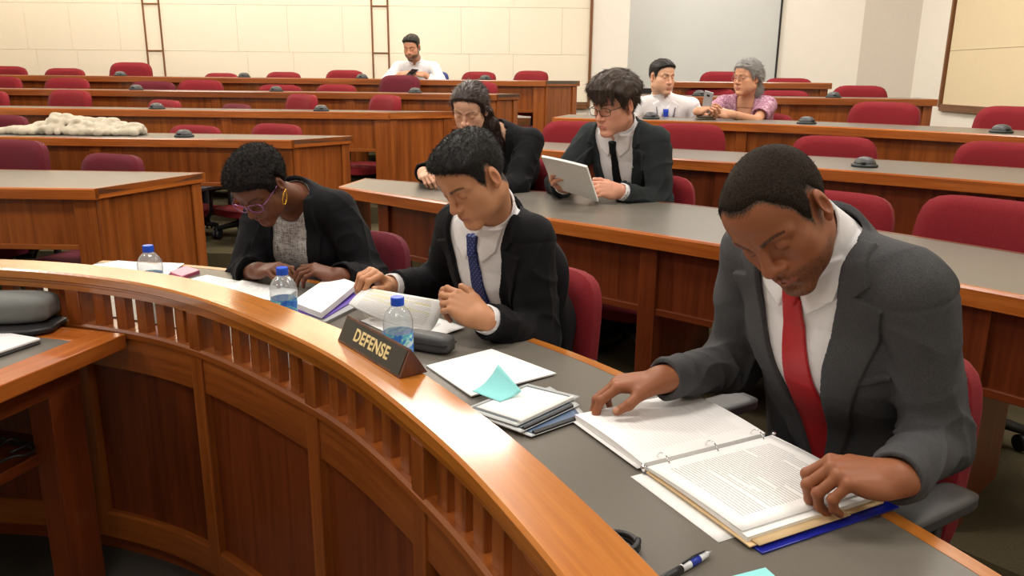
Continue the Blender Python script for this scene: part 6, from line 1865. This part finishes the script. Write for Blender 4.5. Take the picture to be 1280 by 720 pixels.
t = thing('laptop_bag', 'grey rounded laptop sleeve on the side table beside the rail', 'bag', (p.x, p.y, ZT))
bm = superbox(.36, .075, .13)
bmesh.ops.rotate(bm, verts=bm.verts, cent=(0, 0, 0), matrix=Matrix.Rotation(math.radians(6), 3, 'Z'))
bmesh.ops.translate(bm, verts=bm.verts, vec=(-.14, .02, .058)); bm_obj(bm, 'sleeve_body', M['grey_felt'] if 'grey_felt' in M else plain('grey_felt', srgb(104, 106, 104), .8, bump=.2, nscale=300), t)
bm = superbox(.40, .024, .17)
bmesh.ops.rotate(bm, verts=bm.verts, cent=(0, 0, 0), matrix=Matrix.Rotation(math.radians(6), 3, 'Z'))
bmesh.ops.translate(bm, verts=bm.verts, vec=(-.14, .0, .0125)); bm_obj(bm, 'sleeve_base', M['black_plastic'], t)
r = np.random.default_rng(8)
for i in range(3):
    pts = []; x, y = .25+.12*i, .14+.08*i
    for k in range(16):
        a = k*.75+i; pts.append(WELLM @ Vector((x+.07*math.cos(a)+r.normal()*.012, y+.06*math.sin(a)+.004*k, .442+.006*(k % 4)+r.uniform(0, .012))))
    mb = MB(); mb.tube([Vector(q_) for q_ in catmull([tuple(p_) for p_ in pts], 4)], .004, 7)
    tag(mb.build('power_cable', M['black_plastic'], None, True), ['black power cable heaped on the shelf of the side table', 'second black cable tangled on the side table shelf, further back', 'thin black cable at the rear of the side table shelf'][i], 'cable', 'cables on the shelf')
mb = MB(); Q = WELLM @ Matrix.Translation((.34, .22, .458))
mb.box((0, 0, 0), (.13, .07, .045), Q); o = tag(mb.build('power_brick', M['black_plastic'], None, False, .006), 'black power brick among the cables on the side table shelf', 'power adapter')

# papers of the man with glasses
TL, TR = at_y(674, 193, 3.32), at_y(731, 205, 3.26); BLp, BRp = at_y(690, 231, 3.47), at_y(746, 248, 3.42)
sheet('paper_stack', [[TL, (TL+TR)/2+Vector((0, .006, .004)), TR], [(TL+BLp)/2+Vector((0, .012, 0)), (TL+BRp)/2+Vector((0, .016, 0)), (TR+BRp)/2+Vector((0, .012, 0))], [BLp, (BLp+BRp)/2, BRp]], .010, M['paper'], 'stack of white papers held by the man with floppy brown hair', 'paper')

# phones
def phone(name_loc, R3, lab, col):
    t = thing('mobile_phone', lab, 'phone', name_loc)
    Mx = Matrix([[*R3[0], name_loc[0]], [*R3[1], name_loc[1]], [*R3[2], name_loc[2]], [0, 0, 0, 1]])
    mb = MB(); mb.box((0, 0, 0), (.072, .145, .008), Mx); o = mb.build('phone_case', col, None, False, .004, 3); world_parent(o, t)
    mb = MB(); mb.box((0, 0, .0042), (.064, .13, .001), Mx); o = mb.build('screen_glass', plain('phone_glass', (.01, .01, .012, 1), .08), None); world_parent(o, t)
    mb = MB(); mb.box((0, .045, -.0045), (.026, .014, .002), Mx); o = mb.build('camera_bump', M['black_plastic'], None); world_parent(o, t)
p = at_y(879.5, 122.5, 5.62)
yv = unit(V(.05, -.25, 1)); zv = unit(V(.75, .6, .25)); xv = unit(np.cross(yv, zv)); zv = np.cross(xv, yv)
phone(tuple(p), np.stack([xv, yv, zv], 1), 'silver phone held up by the grey haired woman', M['silver'])
p = at_y(510, 95.5, 8.30)
yv = unit(V(.3, .8, .35)); zv = unit(V(0, -.3, .9)); xv = unit(np.cross(yv, zv)); zv = np.cross(xv, yv)
phone((p.x, p.y, p.z+.02), np.stack([xv, yv, zv], 1), 'dark phone in the hands of the bearded man in white', M['black_plastic'])
p = at_z(866, 140, 1.10)
t = thing('wallet', 'flat grey brown wallet on the desk between the lanyard man and the woman', 'wallet', (1.33, 5.68, 1.09))
for k, (w, h_, z) in enumerate(((.13, .085, .008), (.124, .08, .021))):
    bm = superbox(w, .012, h_); bmesh.ops.translate(bm, verts=bm.verts, vec=(0, 0, z)); bm_obj(bm, ('lower_half', 'upper_half')[k], plain('taupe_leather', srgb(120, 108, 92), .6), t)

# crumpled cream blanket on the desk at the left
def blanket():
    p0 = at_z(92, 177.5, .965); Yb = 5.42
    X0, X1 = at_y(5, 175, Yb).x, at_y(181, 175, Yb).x; S_ = X1-X0; z0 = .966
    def U(u, dy, z): return V(X0+S_*u, Yb+dy, z0+z)
    hgt = lambda u: np.interp(u, [0, .08, .2, .30, .36, .46, .56, .62, .70, .80, .90, 1], [.022, .03, .045, .09, .135, .125, .085, .10, .105, .075, .06, .03])
    r = np.random.default_rng(21); folds_ = []
    for i in range(17):
        u0 = .02+.94*i/16; lean = r.uniform(-.05, .07); hh = hgt(u0+lean*.5)
        pts = [(u0, -.11+r.uniform(-.03, .02), .018), (u0+lean*.4, -.07+r.uniform(-.02, .02), hh*.55), (u0+lean*.8, -.02, hh*.86), (u0+lean, .05, hh*.80), (u0+lean*1.1, .11, hh*.35)]
        folds_.append(([U(*p) for p in pts], r.uniform(.018, .032)))
    for (ua, ub, dy, z) in ((.0, .30, -.09, .020), (.28, .52, -.10, .032), (.36, .55, -.05, .08), (.55, .70, -.11, .022), (.56, .68, -.08, .06), (.70, .98, -.10, .024), (.78, .98, -.06, .050)):
        folds_.append(([U(ua+(ub-ua)*k/4, dy+.02*math.sin(k*2+ua*9), z+.012*math.sin(k*1.5+ua*20)) for k in range(5)], .021))
    core = [((.0, 0, .02), (.25, .0, .03), .022, .035), ((.25, .02, .03), (.42, .02, .075), .04, .055), ((.42, .02, .07), (.66, .0, .055), .055, .048), ((.66, .0, .055), (.97, -.01, .02), .048, .026)]
    def f(P):
        d = None
        for a, b, r0, r1 in core:
            q = cap(P, U(*a), U(*b), r0, r1); d = q if d is None else su(d, q, .02)
        for pts, rr in folds_:
            g_ = None
            for a, b in zip(pts[:-1], pts[1:]):
                q = cap(P, a, b, rr); g_ = q if g_ is None else np.minimum(g_, q)
            d = su(d, g_, .020)
        return smax(d+NZ2(P, 70)*.002, z0+.001-P[:, 2], .006)
    v, q = surf(f, V(X0-.06, Yb-.2, z0-.01), V(X1+.06, Yb+.2, z0+.24), .006)
    m_ = plain('cream_knit', srgb(182, 172, 152), .95, noise=.10, nscale=120, bump=.4, bscale=500, bdist=.003, sheen=.2)
    o = mesh_np('knit_blanket', v, q, m_, None); tag(o, 'crumpled cream knitted blanket on the long desk at the left', 'blanket')
blanket()

# chairs of the three people at the counter
place_chair((.645, 1.575), .82, 0, (-.848, -.53), 'r', 'red upholstered chair of the man in the charcoal suit', 'chairs at the counter', .95, .18)
place_chair((-.05, 2.27), .80, 0, (-.66, -.75), 'r', 'red upholstered chair of the young man in the black suit', 'chairs at the counter', .95, .18)
place_chair((-.665, 2.76), .80, 0, (-.35, -.94), 'w', 'wine red chair of the woman with the hoop earring', 'chairs at the counter', .95, .18)
# ------------------------------------------------------------------ light
SC.view_settings.view_transform = 'Standard'
try: SC.view_settings.look = 'None'
except Exception: pass
SC.view_settings.gamma = 1.0
SC.view_settings.use_curve_mapping = False
SC.view_settings.exposure = 0.0
w = bpy.data.worlds.new('world'); SC.world = w; w.use_nodes = True
w.node_tree.nodes['Background'].inputs[0].default_value = (1.0, .95, .88, 1)
w.node_tree.nodes['Background'].inputs[1].default_value = 0.15
def area(name, loc, size, power, col=(1, .935, .85), rot=(0, 0, 0)):
    l = bpy.data.lights.new(name, 'AREA'); l.shape = 'RECTANGLE'; l.size, l.size_y = size; l.energy = power; l.color = col
    o = bpy.data.objects.new(name, l); COL.objects.link(o); o.location = loc; o.rotation_euler = rot; return o
n = 0
for y in (-.6, 2.0, 4.6, 7.0):
    for x in (-3.6, -.6, 2.4):
        n += 1
        area('ceiling_lamp_%d' % n, (x, y, 3.58), (1.2, .6), 30 if y < 0 else (48 if y < 4 else 62))
for x in (-5.4, -4.2, -3.0, -1.8, -.6): area('wall_washer', (x, 8.92, 3.45), (.7, .2), 22, (1, .92, .80), (math.radians(52), 0, 0))
SC.cycles.use_adaptive_sampling = True
SC.cycles.use_denoising = True
area('ceiling_lamp_rear', (2.3, 8.9, 3.58), (1.2, .6), 34)  # added fill light, brightens the grey screen and the right rear walls
SC.cycles.max_bounces = 12
SC.cycles.transmission_bounces = 12
SC.cycles.transparent_max_bounces = 12
SC.cycles.sample_clamp_indirect = 6
